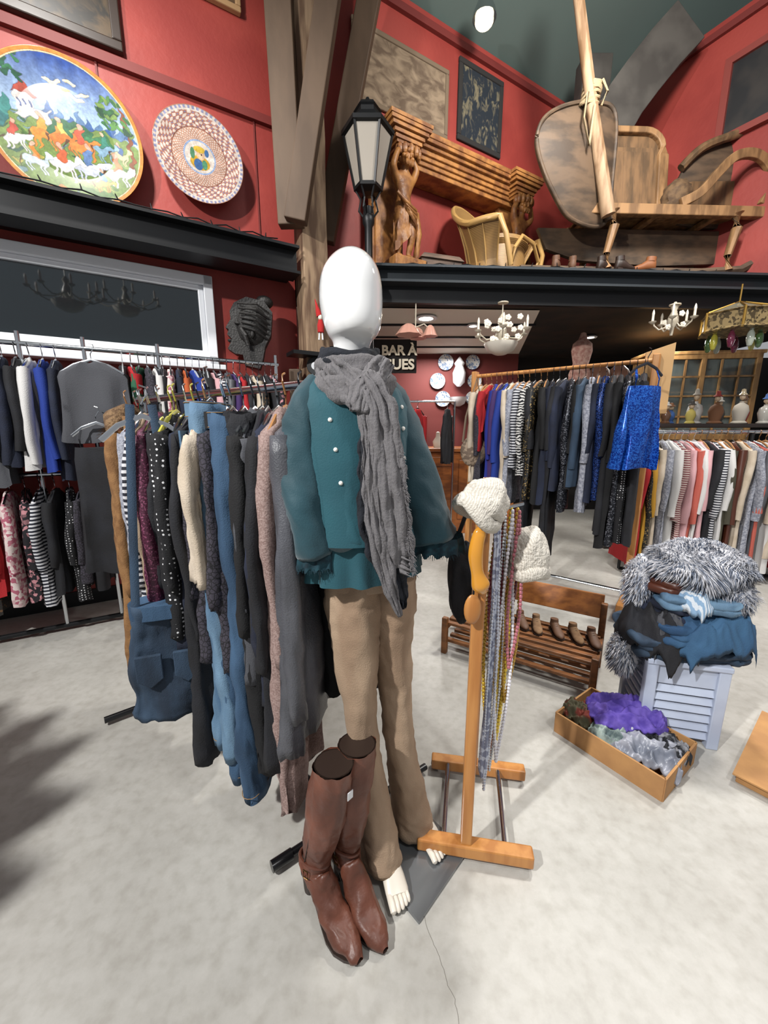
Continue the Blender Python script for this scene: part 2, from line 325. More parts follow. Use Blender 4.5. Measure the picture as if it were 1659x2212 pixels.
def paint_big(X,Y):
    Xd=X+.02*np.sin(Y*23+X*9)+.012*np.sin(Y*51); Yd=Y+.02*np.sin(X*21+Y*7)+.012*np.sin(X*47)
    col=np.zeros(X.shape+(3,))
    t=np.clip((Yd-.1)/.8,0,1)[...,None]; col[:]=hx('#a8c0da')*(1-t)+hx('#1a3f88')*t
    def el(cx,cy,rx,ry,h,a=0):
        ca,sa=math.cos(a),math.sin(a); x=(Xd-cx)*ca+(Yd-cy)*sa; y=-(Xd-cx)*sa+(Yd-cy)*ca
        m=(x/rx)**2+(y/ry)**2<1; col[m]=hx(h)
    def po(p,h): col[inpoly(Xd,Yd,p)]=hx(h)
    for c in ((-.1,.62,.13,.03),(.15,.5,.14,.03),(.1,.68,.08,.025),(.25,.56,.07,.02)): el(*c,'#e5d9b8')
    el(.05,.55,.07,.02,'#d8a54d')
    for i in range(9): po([(-.3+i*.13,.1),(-.22+i*.13,.34-.05*(i%3)),(-.12+i*.13,.1)],'#54769f' if i%2 else '#3a5f95')
    po([(-1.1,-1.1),(-1.1,.05),(-.5,.12),(0,.1),(.5,.16),(1.1,.0),(1.1,-1.1)],'#6f8648')
    po([(-.3,.0),(0,.18),(.3,.12),(.35,-.1),(-.2,-.15)],'#2f6140'); po([(.1,-.1),(.5,.15),(.6,-.1)],'#3d704a')
    for i in range(60):
        rr=random.Random(i+300); el(rr.uniform(-.8,.8),rr.uniform(-.95,.1),rr.uniform(.03,.1),rr.uniform(.01,.03),rr.choice(['#4f7038','#8f9f55','#2f5a45','#a8a050','#6f8a90']),rr.uniform(-.6,.6))
    po([(-.58,.05),(-.58,.34),(-.36,.34),(-.36,.05)],'#d5ccc8'); po([(-.6,.34),(-.47,.54),(-.34,.34)],'#a54a3c'); po([(-.36,.05),(-.36,.2),(-.18,.2),(-.18,.05)],'#bfb8b8')
    for i in range(3): po([(-.54+.07*i,.18),(-.54+.07*i,.26),(-.515+.07*i,.26),(-.515+.07*i,.18)],'#3b4f80')
    el(-.82,-.0,.13,.16,'#2f6b6c'); el(-.7,.1,.06,.14,'#3f7f7a')
    po([(-.9,-.1),(-.82,-.1),(-.75,.5),(-.64,.75),(-.7,.75),(-.82,.4)],'#6d4426')
    for i in range(40):
        rr=random.Random(i); el(-.7+rr.uniform(-.26,.22),.7+rr.uniform(-.2,.16),.06,.035,rr.choice(['#1f4f38','#2f6b45','#164035','#4f7f4a']),rr.uniform(-1,1))
    po([(.82,-.45),(.88,-.45),(.84,.3),(.72,.55),(.7,.5),(.79,.2)],'#7d4526')
    for i in range(40):
        rr=random.Random(i+50); el(.66+rr.uniform(-.22,.2),.42+rr.uniform(-.24,.2),.055,.032,rr.choice(['#2f5f35','#4d7a3c','#1f4630','#6d8a45']),rr.uniform(-1,1))
    def horse(x,y,s,h,rid):
        el(x,y,.17*s,.085*s,h,.15); po([(x+.1*s,y),(x+.2*s,y+.17*s),(x+.29*s,y+.15*s),(x+.3*s,y+.08*s),(x+.2*s,y+.04*s),(x+.16*s,y-.06*s)],h)
        for q in (-.14,-.08,.08,.13): po([(x+q*s,y),(x+(q+.03)*s,y),(x+(q+.07)*s,y-.2*s),(x+(q+.04)*s,y-.2*s)],h)
        po([(x-.05*s,y+.05*s),(x+.07*s,y+.06*s),(x+.05*s,y+.24*s),(x-.04*s,y+.24*s)],rid); el(x,y+.28*s,.04*s,.045*s,'#d8a08a')
        po([(x-.2*s,y+.02*s),(x-.15*s,y+.05*s),(x-.24*s,y-.14*s)],'#5b3a22')
    for a in ((-.32,-.12,.9,'#c98335','#c9943a'),(-.08,-.1,.8,'#c4702f','#d8b35a'),(.15,-.14,.9,'#c97a3a','#c2553a'),(.45,-.1,.75,'#7f9fb5','#3f7a6a'),(.66,-.12,.6,'#c9b48a','#3a5a8a'),(-.66,-.28,.75,'#d8d4d0','#b24a3a'),(.22,-.42,1.0,'#bfc4d0','#5a75a0'),(.6,-.4,.9,'#d6d6d6','#b76a3a'),(-.12,-.46,.95,'#dedad6','#c2603a'),(-.45,-.5,.8,'#b8c4cc','#c9803a'),(.38,-.6,.6,'#c98a4a','#44708f')): horse(*a)
    el(-.2,-.8,.12,.03,'#d0782f'); el(.3,-.75,.26,.04,'#4f703a'); el(-.1,-.9,.1,.025,'#c8662a'); el(.45,-.85,.1,.04,'#3a705a')
    rr=np.sqrt(X*X+Y*Y); col[rr>.95]=hx('#c07a2a'); col[(rr>.935)&(rr<=.95)]=hx('#e0d0a0')
    return col
def paint_small(X,Y):
    rr=np.sqrt(X*X+Y*Y); th=np.arctan2(Y,X); col=np.zeros(X.shape+(3,)); col[:]=hx('#b08672')
    s=np.sin(th*52)*np.sin(rr*80); col[s>.2]=hx('#d0beb2')
    m=(rr>.62)&(rr<.9); s2=np.sin(th*30+np.sin(rr*16)*2)*np.cos(rr*55+np.cos(th*9)); col[m]=hx('#a46f5e'); col[m&(s2>.05)]=hx('#d0bfb4'); col[m&(s2<-.8)]=hx('#6f7ba4')
    m=(rr>.93); col[m]=hx('#8488a8'); col[m&(np.sin(th*60)>0)]=hx('#c8bab2'); col[rr>.985]=hx('#a4765f')
    col[(rr>.6)&(rr<.62)]=hx('#84503f'); col[(rr>.9)&(rr<.93)]=hx('#cec2b8')
    m=rr<.36; col[m]=hx('#c9beb4'); col[(rr>.33)&(rr<.36)]=hx('#8aa0c4')
    def el(cx,cy,rx,ry,h): mm=((X-cx)/rx)**2+((Y-cy)/ry)**2<1; col[mm]=hx(h)
    el(.0,-.12,.22,.15,'#b9922f'); el(-.04,-.16,.1,.12,'#3a5f90'); el(.1,-.14,.06,.1,'#4a8060'); el(.02,.06,.09,.12,'#c9a98a'); el(.0,.16,.13,.07,'#bfa03a'); el(-.16,.05,.05,.12,'#4a7a5a'); el(.16,.12,.05,.08,'#3f6594'); el(.04,.06,.015,.02,'#3a2a2a')
    return col
def plate(label,s,z,Rr,pf,tilt,depth=.05,ol=.5):
    nr,na=190,560; ri=np.linspace(0.0,1,nr+1); th=np.linspace(0,2*np.pi,na,endpoint=False)
    RR,TH=np.meshgrid(ri[1:],th,indexing='ij'); X=RR*np.cos(TH); Y=RR*np.sin(TH); col=canvas(pf,outline=ol)(X,Y)
    dep=np.where(RR<.6,0,(RR-.6)**1*depth)*1.0
    vs=[(0,0,0)]; vs+= [(x*Rr,-d*1.2,y*Rr) for x,y,d in zip(X.ravel(),Y.ravel(),dep.ravel())]
    fs=[(0,1+k,1+(k+1)%na) for k in range(na)]
    for i in range(nr-1):
        for k in range(na): fs.append((1+i*na+k,1+(i+1)*na+k,1+(i+1)*na+(k+1)%na,1+i*na+(k+1)%na))
    nb=len(vs); vs+=[(math.cos(t)*Rr*.98,-depth*.35,math.sin(t)*Rr*.98) for t in th]+[(math.cos(t)*Rr*.5,.03,math.sin(t)*Rr*.5) for t in th]
    lo=1+(nr-1)*na
    for k in range(na):
        k2=(k+1)%na; fs.append((lo+k,nb+k,nb+k2,lo+k2)); fs.append((nb+k,nb+na+k,nb+na+k2,nb+k2))
    fs.append(tuple(nb+na+k for k in range(na)))
    me=bpy.data.meshes.new('plate'); me.from_pydata(vs,[],fs)
    ca=me.color_attributes.new('Col','FLOAT_COLOR','POINT'); cc=np.ones((len(vs),4)); cc[1:1+nr*na,:3]=col.reshape(-1,3); cc[0,:3]=cc[1,:3]; cc[nb:,:3]=.6
    ca.data.foreach_set('color',cc.ravel())
    for p in me.polygons: p.use_smooth=True
    O('decorative_plate',None,M('majolica',(1,1,1,1),rough=.2,coat=.5,vc=True),mesh=me,label=label,cat='plate',loc=Wp(s,3.70,z),rot=(tilt,0,WA))
plate('large painted ceramic plate with hunting scene, orange rim',-.25,3.31,.43,paint_big,.0)
plate('copper lustre ceramic plate with small portrait centre',.56,3.41,.312,paint_small,.0,ol=.2)
# ---------------- carved mask
ebony=M('ebony','#14110f',rough=.6,bump=.5,bsc=70)
mb=MB()
prof=[(-.16,-.16),(-.13,-.08),(-.17,-.05),(-.16,-.01),(-.185,.0),(-.15,.07),(-.16,.13),(-.13,.2),(-.04,.26),(.1,.25),(.17,.18),(.17,.0),(.13,-.1),(.12,-.2),(.1,-.28),(-.02,-.27),(-.04,-.19),(-.1,-.19)]
mb.prism(prof,.12,y0=-.06)
mb.ell((.02,0,.05),(.15,.11,.19)); mb.ell((.1,0,.26),(.07,.06,.05)); mb.tube([(-.06,-.1,.0),(-.02,-.12,-.05),(.0,-.11,-.12)],.02)
for k in range(6): mb.tube([(-.1+.01*k,-.09-.004*k,.19-.035*k),(.05,-.125,.2-.04*k),(.15,-.08,.16-.04*k)],.008,5)
mb.ell((-.09,-.07,.045),(.03,.02,.015)); mb.ell((.03,-.1,-.02),(.02,.02,.04)); mb.ell((-.14,-.02,-.09),(.03,.04,.015))
O('wooden_mask',mb,ebony,label='black carved wooden head in profile on red wall',cat='mask',loc=Wp(.83,3.62,2.18),rot=(0,.12,WA-.3),sharp=30)
e=E('wall_clock','small white round clock on the timber post','clock',(-.6,3.62,1.93))
O('clock_case',MB().lathe([(.07,-.02),(.075,0),(.07,.02),(.06,.02)],28,T=Matrix.Rotation(math.pi/2,4,'X')),blk,parent=e)
O('clock_face',MB().lathe([(.062,.018),(.0005,.022)],28,T=Matrix.Rotation(math.pi/2,4,'X')),wpaint,parent=e)
O('clock_hand',MB().box((0,-.026,.015),(.004,.002,.04)).box((.012,-.026,0),(.03,.002,.004)),blk,parent=e)
O('post_ledge',MB().box((-.64,3.62,2.02),(.36,.2,.03),rz=WA),blk,label='black ledge fixed to the timber post',cat='shelf',smooth=False)
felt=M('red_felt','#a51d1d',rough=.9); 
e=E('elf_ornament','small red felt elf ornament hanging from post','ornament',(-.545,3.64,2.30),scale=(.55,.55,.7))
O('hat',MB().lathe([(.0,.0),(.045,.0),(.04,.05),(.02,.12),(.004,.2)],14,(0,0,.06),T=Matrix.Rotation(-.3,4,'Y')),felt,parent=e)
O('face',MB().ell((0,-.01,.04),.035),cream,parent=e)
O('body',MB().lathe([(.0,-.14),(.05,-.13),(.055,-.05),(.03,.02)],14),felt,parent=e)
for sx in (-1,1): O('leg',MB().tube([(.02*sx,0,-.12),(.03*sx,-.02,-.22)],.012,6),wpaint,parent=e)
# ---------------- street lamp
e=E('street_lamp','black cast iron street lamp with frosted lantern','lamp',(-.13,3.72,0))
O('pole',MB().lathe([(.16,0),(.16,.08),(.13,.12),(.12,.5),(.09,.6),(.05,.8),(.045,1.4),(.06,1.45),(.04,1.5),(.035,2.6),(.055,2.62),(.055,2.68),(.033,2.72),(.033,3.05),(.05,3.08),(.05,3.12),(.03,3.15),(.03,3.2)],20),blk,parent=e)
mb=MB()
for k in range(6):
    a=2*math.pi*k/6; c,s_=math.cos(a),math.sin(a)
    mb.tube([(c*.03,s_*.03,3.11),(c*.08,s_*.08,3.17),(c*.06,s_*.06,3.25),(c*.11,s_*.11,3.33)],.008,6)
    mb.tube([(c*.11,s_*.11,3.33),(c*.195,s_*.195,3.71)],.012,4)
mb.lathe([(.04,3.30),(.12,3.315),(.12,3.34),(.10,3.34)],6)
mb.lathe([(.19,3.70),(.215,3.71),(.215,3.74),(.17,3.76),(.10,3.83),(.1,3.86),(.115,3.87),(.09,3.9),(.03,3.93),(.015,3.96),(.001,3.97)],6)
O('lantern_frame',mb,blk,parent=e,smooth=False)
O('lantern_glass',MB().lathe([(.104,3.335),(.188,3.705)],6),M('frost','#a39b90',rough=.4,alpha=.85),parent=e,smooth=False)
# ---------------- carved fireplace surround
root=E('carved_mantelpiece','tall carved wooden fireplace surround with male figures','mantelpiece',Wp(3.0,3.6,2.83))
def pt(name,mb,mat,**k): return O(name,mb,mat,parent=root,world=True,**k)
mb=MB()
for i,(dz,dd) in enumerate(((0,.0),(.04,.02),(.075,.04),(.11,.06),(.15,.09),(.18,.12),(.21,.13))):
    wallbox(mb,2.25-dd*.4,3.8+dd*.4,3.55-dd,3.79,3.80+dz,3.80+dz+.045)
pt('cornice',mb,carv,smooth=False,bev=.006)
for sx in (2.27,3.78):
    mb=MB()
    for i,(dz,w_) in enumerate(((0,.10),(.025,.12),(.05,.14),(.085,.16),(.12,.19),(.15,.21),(.18,.22))): wallbox(mb,sx-w_,sx+w_,3.5-w_*.7,3.75,3.84+dz,3.84+dz+.028)
    for k in range(12):
        a=k*.55; mb.ell(Wp(sx+.11*math.cos(a),3.42-.06*math.sin(a),3.81),(.026,.026,.045),8,6)
    pt('capital',mb,carv,smooth=False)
mb=MB(); wallbox(mb,2.0,2.35,3.62,3.68,2.84,3.82); wallbox(mb,2.03,2.08,3.59,3.62,2.9,3.78); pt('pilaster',mb,carv,smooth=False)
mb=MB(); wallbox(mb,3.62,3.95,3.62,3.68,2.84,3.82); pt('pilaster',mb,carv,smooth=False)
def atlas(mir):
    m=mir
    V=[(0,0,.52),(0,.0,.62),(0,-.01,.74),(0,0,.83),(0,-.02,.87),(0,-.03,.95),
       (.11*m,0,.80),(.15*m,-.03,.92),(.07*m,-.02,1.03),(.03*m,-.02,1.04),
       (-.11*m,0,.80),(-.17*m,-.05,.86),(-.12*m,-.06,1.0),(-.06*m,-.03,1.03),
       (.06*m,0,.48),(.08*m,-.06,.27),(.06*m,-.01,.08),(.07*m,-.08,.04),
       (-.06*m,0,.48),(-.05*m,-.01,.26),(-.05*m,.02,.08),(-.06*m,-.06,.04)]
    Eg=[(0,1),(1,2),(2,3),(3,4),(4,5),(3,6),(6,7),(7,8),(8,9),(3,10),(10,11),(11,12),(12,13),(0,14),(14,15),(15,16),(16,17),(0,18),(18,19),(19,20),(20,21)]
    Rd=[(.085,.07),(.07,.06),(.1,.075),(.085,.06),.035,(.055,.06),.05,.036,.028,.022,.05,.036,.028,.022,(.07,.065),.045,.027,.024,(.07,.065),.045,.027,.024]
    return skin(V,Eg,Rd)
for sx,mi_ in ((2.24,1),(3.76,-1)):
    me=atlas(mi_); L0=Wp(sx,3.45,2.92); fg=E('carved_figure',None,None,L0-root.location,rz=WA+.1,scale=(.9,.9,.86)); fg.parent=root
    O('figure_body',None,carv,parent=fg,mesh=me)
    mb=MB()
    rings=[]
    for i in range(9):
        t=i/8; z=.56-.34*t; rx=.10+.015*t
        rings.append([Vector(((rx+.012*math.sin(k*1.9+t*5))*math.cos(2*math.pi*k/28)*(.9 if i else .7),(.08+.01*math.sin(k*2.4+t*3))*math.sin(2*math.pi*k/28),z+.12*math.cos(2*math.pi*k/28)*t)) for k in range(28)])
    mb.loft(rings)
    for k in range(5): mb.tube([(-.13+.03*k,-.07,.62-.02*k),(-.05+.02*k,-.11,.54-.03*k),(.09,-.10,.5-.035*k),(.13,-.05,.47-.04*k)],.013,6)
    mb.tube([(.13,-.05,.5),(.16,-.06,.3),(.14,-.05,.08),(.17,-.04,.02)],[.03,.035,.03,.02],8)
    O('drapery',mb,carv,parent=fg,sharp=60,wr=[(.01,(20,20,9))])
    mb=MB(); mb.ell((0,-.05,.965),(.065,.06,.075))
    for k in range(14):
        a=k*.45; mb.ell((.06*math.cos(a),-.05+.055*math.sin(a),.98+.035*math.sin(k*2)),.022,8,6)
    for k in range(6): mb.ell((-.04+.016*k,-.1,.905+.006*(k%2)),(.014,.018,.03),8,6)
    mb.ell((0,-.115,.955),(.011,.016,.018),8,6)
    O('carved_head',mb,carv,parent=fg)
    mb=MB(); wallbox(mb,sx-.17,sx+.17,3.3,3.66,2.84,2.93); pt('plinth',mb,carv,smooth=False,bev=.01)
# ---------------- wicker armchair
wc=E('wicker_armchair','honey-coloured woven rattan armchair with curved back','armchair',(1.14,4.45,2.83),rz=.75,scale=(1.1,1.1,1.32))
ratl=M('rattan_light','#a8844e',rough=.45)
mb=MB(); n=60
def topz(a): return .34+.30*max(0,math.sin(a))**1.6
rings=[]
for i in range(16):
    t=i/15; ring=[]
    for side in (0,1):
        rng=range(n+1) if side==0 else range(n,-1,-1)
        for k in rng:
            a=math.radians(-35+250*k/n); z=.04+(topz(a)-.04)*t
            rr=(.24+.16*t**1.8)*(1 if side==0 else .94)
            ring.append(Vector((rr*math.cos(a),rr*math.sin(a)*1.0,z)))
    rings.append(ring)
mb.loft(rings); O('backrest',mb,rattan,parent=wc,sharp=60)
P=[]
for k in range(n+1):
    a=math.radians(-35+250*k/n); P.append((.405*math.cos(a),.405*math.sin(a),topz(a)))
P=[(.24,-.30,.04),(.32,-.29,.22)]+P+[(-.32,-.29,.22),(-.24,-.30,.04)]
O('rim',MB().tube(P,.022,8),ratl,parent=wc)
mb=MB()
for k in range(0,n+1,5):
    a=math.radians(-35+250*k/n); mb.tube([((.245+.16*t**1.8)*math.cos(a),(.245+.16*t**1.8)*math.sin(a),.04+(topz(a)-.04)*t) for t in (0,.25,.5,.75,1)],.007,5)
O('stake',mb,ratl,parent=wc,kind='stuff')
O('seat',MB().lathe([(.0,.22),(.25,.22),(.28,.25),(.27,.28),(.0,.29)],28),rattan,parent=wc)
mb=MB()
mb.lathe([(.27,0),(.26,.1),(.25,.22),(.24,.22),(.25,.1),(.26,0)],32)
mb.tube([(.27*math.cos(k*.3927),.27*math.sin(k*.3927),.03) for k in range(16)],.02,6,closed=True)
O('base',mb,rattan,parent=wc)
O('front_arch',MB().tube([(-.2,-.28,.05),(-.21,-.31,.15),(-.1,-.31,.25),(.1,-.31,.25),(.21,-.31,.15),(.2,-.28,.05)],.016,8),ratl,parent=wc)
e=E('wooden_chest','small grey-brown sloped wooden box on mezzanine floor','box',(.52,4.27,2.83),rz=.3)
gw_=M('greyw','#6d594b','#4d3e35','noise',9,rough=.7,st=(.5,3,3))
O('chest_body',MB().box((0,0,.07),(.42,.25,.14)),gw_,parent=e,smooth=False,bev=.006)
O('chest_lid',MB().box((0,0,.165),(.46,.29,.05),taper=.8),gw_,parent=e,smooth=False,bev=.006)
mb=MB(); mb.prism([(.27*math.cos(a*.157),.33*math.sin(a*.157)) for a in range(0,21)],.03); O('fire_screen',mb,M('dkred','#3a1815',rough=.5),label='dark red arched panel behind the wicker chair',cat='screen',loc=(.83,4.75,2.84),rz=WA,smooth=False)
# ---------------- antique sleigh
sl=E('antique_sleigh','weathered wooden horse-drawn sleigh with curved panels','sleigh',(2.5,4.5,2.83),rz=.04)
ow2=M('sleigh_dark','#5a4735','#3d3024','noise',4,rough=.65,st=(1,1,3),bump=.2,bsc=20)
owm=M('sleigh_mid','#76593c','#54402b','noise',5,rough=.6,st=(3,3,.6),bump=.2,bsc=20)
owl=M('sleigh_light','#94704a','#6d5033','noise',6,rough=.6,st=(3,3,.6),bump=.2,bsc=20)
def rr_poly(x0,x1,z0,z1,r,lean=0,n=6):
    P=[(x0,z0),(x1,z0)]
    for cx,cz,a0 in ((x1-r,z1-r,0),(x0+r,z1-r,90)):
        for k in range(n+1):
            a=math.radians(a0+90*k/n); P.append((cx+r*math.cos(a),cz+r*math.sin(a)))
    return [(x+lean*(z-z0),z) for x,z in P]
def smo(pts,n=6):
    m=len(pts); out=[]
    for i in range(m):
        p0,p1,p2,p3=[Vector(pts[(i+j)%m]) for j in (-1,0,1,2)]
        for k in range(n):
            t=k/n; q=.5*((2*p1)+(p2-p0)*t+(2*p0-5*p1+4*p2-p3)*t*t+(3*p1-p0-3*p2+p3)*t**3); out.append((q.x,q.y))
    return out
Tb=Matrix.Translation((0,-.15,0))@Matrix.Rotation(-.12,4,'X')
mb=MB(); mb.prism(rr_poly(-.52,.24,.62,1.38,.16),.03,Tb); O('back_panel',mb,owm,parent=sl,smooth=False)
pl=rr_poly(-.50,.24,.6,1.41,.2); mb=MB(); mb.tube([Tb@Vector((x,.0,z)) for x,z in pl[1:]+[pl[0]]],.075,4,flat=.5,ph=math.pi/4); O('curved_frame',mb,owl,parent=sl,smooth=False,bev=.01)
mb=MB(); mb.box((-.13,-.02,.95),(.52,.025,.6),T=Tb); mb.box((-.13,-.04,.95),(.42,.02,.5),T=Tb,mi=0)
for k in range(4): mb.box((-.28+.1*k,-.052,.95),(.004,.006,.48),T=Tb)
O('inner_panel',mb,owm,parent=sl,smooth=False,bev=.006)
def shell(outline,depth,bulge,T):
    cx=sum(p[0] for p in outline)/len(outline); cz=sum(p[1] for p in outline)/len(outline); rings=[]
    for i in range(11):
        t=i/10; rings.append([Vector((cx+(x-cx)*(1-t*.98),-bulge*math.sin(t*math.pi/2)**.8,cz+(z-cz)*(1-t*.98))) for x,z in outline])
    back=[Vector((x,depth,z)) for x,z in outline]
    return MB().loft([back]+rings,T=T)
dash=smo([(-.42,.48),(-.38,.9),(-.42,1.36),(-.62,1.42),(-.9,1.36),(-1.12,1.24),(-1.2,1.08),(-1.15,.9),(-1.0,.68),(-.78,.48)])
O('dash_panel',shell(dash,.03,.07,Matrix.Translation((0,-.16,0))@Matrix.Rotation(.2,4,'Z')),ow2,parent=sl,sharp=50)
mb=MB(); T2=Matrix.Translation((0,-.17,0))@Matrix.Rotation(.2,4,'Z'); mb.tube([T2@Vector((x,0,z)) for x,z in dash],.018,8,closed=True); O('dash_rim',mb,ow2,parent=sl)
mb=MB()
for y in (-.27,.2): mb.box((.4,y,.59),(1.95,.07,.09))
for x in (-.5,.1,.7,1.25): mb.box((x,-.02,.58),(.06,.5,.05))
mb.box((.4,-.02,.63),(1.9,.48,.02)); O('base_frame',mb,owl,parent=sl,smooth=False,bev=.008)
mb=MB(); mb.prism([(-.95,.55),(-.85,.36),(-.5,.26),(.3,.22),(1.2,.26),(1.5,.42),(1.5,.55)],.05,y0=.0); O('under_board',mb,ow2,parent=sl,smooth=False)
mb=MB(); mb.prism([(.2,.63),(.2,.88),(.55,.96),(1.4,.98),(1.4,.63)],.03,y0=-.06); O('side_board',mb,owm,parent=sl,smooth=False,bev=.005)
for x in (-.35,.86):
    for y in (-.27,.2):
        mb=MB(); mb.tube([(x,y,.58),(x+.03,y,.46),(x-.02,y,.22),(x,y,.09)],[.06,.045,.032,.045],8); O('leg',mb,owl,parent=sl)
for y in (-.25,.2):
    mb=MB(); mb.tube([(-1.2,y,.075),(-.4,y,.07),(.6,y,.07),(1.0,y,.1),(1.28,y,.25),(1.42,y,.5),(1.42,y,.85),(1.3,y,1.1)],[.04]*8,6); O('runner',mb,ow2,parent=sl)
def cm(P,n=8):
    P=[Vector(p) for p in P]; out=[]
    for i in range(len(P)-1):
        p0,p1,p2,p3=P[max(i-1,0)],P[i],P[i+1],P[min(i+2,len(P)-1)]
        for k in range(n):
            t=k/n; out.append(.5*((2*p1)+(p2-p0)*t+(2*p0-5*p1+4*p2-p3)*t*t+(3*p1-p0-3*p2+p3)*t**3))
    out.append(P[-1]); return out
mb=MB(); mb.tube(cm([(.3,-.27,.66),(.46,-.29,.74),(.6,-.3,.9),(.74,-.3,1.03),(.92,-.29,1.06),(1.08,-.27,1.0),(1.16,-.27,.85),(1.1,-.27,.66)]),.055,4,flat=.6,up=(0,1,0),ph=math.pi/4); O('scroll_arm',mb,owl,parent=sl,smooth=False,bev=.006)
rs_=smo([(.42,.64),(.48,1.08),(.62,1.24),(.9,1.34),(1.2,1.42),(1.45,1.4),(1.54,1.1),(1.48,.64)])
O('rear_panel',shell(rs_,.03,.05,Matrix.Translation((0,.02,0))),ow2,parent=sl,sharp=50)
mb=MB(); mb.tube(cm([(.45,.0,1.1),(.62,-.03,1.26),(.9,-.05,1.36),(1.2,-.05,1.44),(1.48,-.05,1.42)]),.04,8); O('rear_rail',mb,owm,parent=sl)
mb=MB(); mb.ell((.35,-.12,.78),(.13,.12,.14),24,14,fn=lambda d:1+.12*noise.noise(d*4)); O('cushion',mb,M('sackc','#6a5238','#4f3b28','noise',20),parent=sl,wr=[(.012,(14,14,14))])
for dx,dy,lab in ((0,0,'pale'),(.06,.09,'dark')):
    mb=MB(); mb.tube([(-.44+dx,-.36+dy,.5),(-.69+dx,-.38+dy,1.3),(-.96+dx,-.38+dy,2.35)],[.06,.05,.04] if lab=='pale' else [.035,.03,.025],8); O('shaft',mb,M('pole_pale','#a3876a','#75583c','noise',5,st=(3,3,.5),rough=.7) if lab=='pale' else ow2,parent=sl)
mb=MB()
for k in range(7):
    c=Vector((-.71+.004*k,-.35,1.36+.025*k)); mb.tube([c+Vector((.075*math.cos(a),.07*math.sin(a),.02*math.sin(a+k))) for a in [i*.628 for i in range(10)]],.012,6,closed=True)
mb.tube([(-.76,-.42,1.4),(-.79,-.44,1.2),(-.72,-.44,1.0),(-.7,-.44,1.3)],.012,6); mb.tube([(-.64,-.42,1.5),(-.6,-.44,1.4),(-.64,-.43,1.3)],.01,6)
O('rope',mb,M('rope','#a08c6c',rough=.9),parent=sl)
O('wooden_plank',MB().box((2.05,4.18,2.86),(1.75,.14,.04),rz=.06),M('plk','#8f6238','#74492a','noise',6,st=(.5,3,3)),label='light brown plank lying along mezzanine edge',cat='plank',smooth=False,bev=.004)
def shoe(label,mat,sole,loc,rz,h=.1,L_=.26,group=None,lace=True,scale=1):
    e=E('shoe',label,'shoe',loc,rz,group=group,scale=(scale,)*3)
    rings=[]
    for (y,z,rx,rzz) in ((.0,.055,.005,.03),(.01,.06,.028,.045),(.05,.065,.036,.05),(.09,.06,.038,.045),(.13,.045,.04,.035),(.18,.036,.045,.026),(.22,.032,.04,.022),(.25,.028,.02,.014),(.258,.026,.004,.005)):
        rings.append([Vector((rx*math.cos(a),-y*L_/.26,z+rzz*math.sin(a))) for a in [2*math.pi*k/16 for k in range(16)]])
    mb=MB().loft(rings); mb.tube([(0,-.05,.09),(0,-.045,.06+h)],[.036,.034],14,flat=1.3)
    O('upper',mb,mat,parent=e,sharp=60)
    P=[(.032,0),(.04,-.08),(.047,-.18),(.035,-.24),(0,-.262),(-.035,-.24),(-.047,-.18),(-.04,-.08),(-.032,0)]
    mb=MB().add([(x,y,0) for x,y in P]+[(x,y,.016) for x,y in P],[tuple(range(9)),tuple(range(17,8,-1))]+[(i,(i+1)%9,(i+1)%9+9,i+9) for i in range(9)])
    mb.box((0,-.03,.012),(.06,.06,.024)); O('sole',mb,sole,parent=e,smooth=False)
    if lace:
        mb=MB()
        for k in range(4): mb.tube([(-.02,-.09-.018*k,.098-.011*k),(0,-.09-.018*k,.107-.011*k),(.02,-.09-.018*k,.098-.011*k)],.002,5)
        O('lace',mb,M('lacem','#6d5a48'),parent=e)
lea1=M('leather_tan','#5c3f2c',rough=.65); lea2=M('leather_dark','#2c201a',rough=.5); lea3=M('leather_or','#7d4a26',rough=.6)
for x,m_,lb,r_ in ((1.62,lea1,'worn brown leather ankle shoe on wooden plank',2.6),(1.8,lea1,'worn brown leather ankle shoe on wooden plank',2.9),(2.05,lea2,'dark brown laced leather shoe on wooden plank',2.2),(2.22,lea2,'dark brown laced leather shoe on wooden plank',1.9),(2.62,lea3,'orange-tan leather shoe on wooden plank',-1.8)):
    shoe(lb,m_,lea2,(x,4.16+.06*(x-2.05),2.882),r_,h=.07,group='old shoes on the mezzanine plank')
e=E('spotlight','small bright ceiling spotlight','lamp',(.93,4.5,5.12))
O('housing',MB().lathe([(.07,.12),(.10,.05),(.11,0),(.09,0)],18),chrome,parent=e)
O('bulb',MB().ell((0,0,-.02),(.085,.085,.05)),M('warm_e','#ffe9b8',emit=5),parent=e)
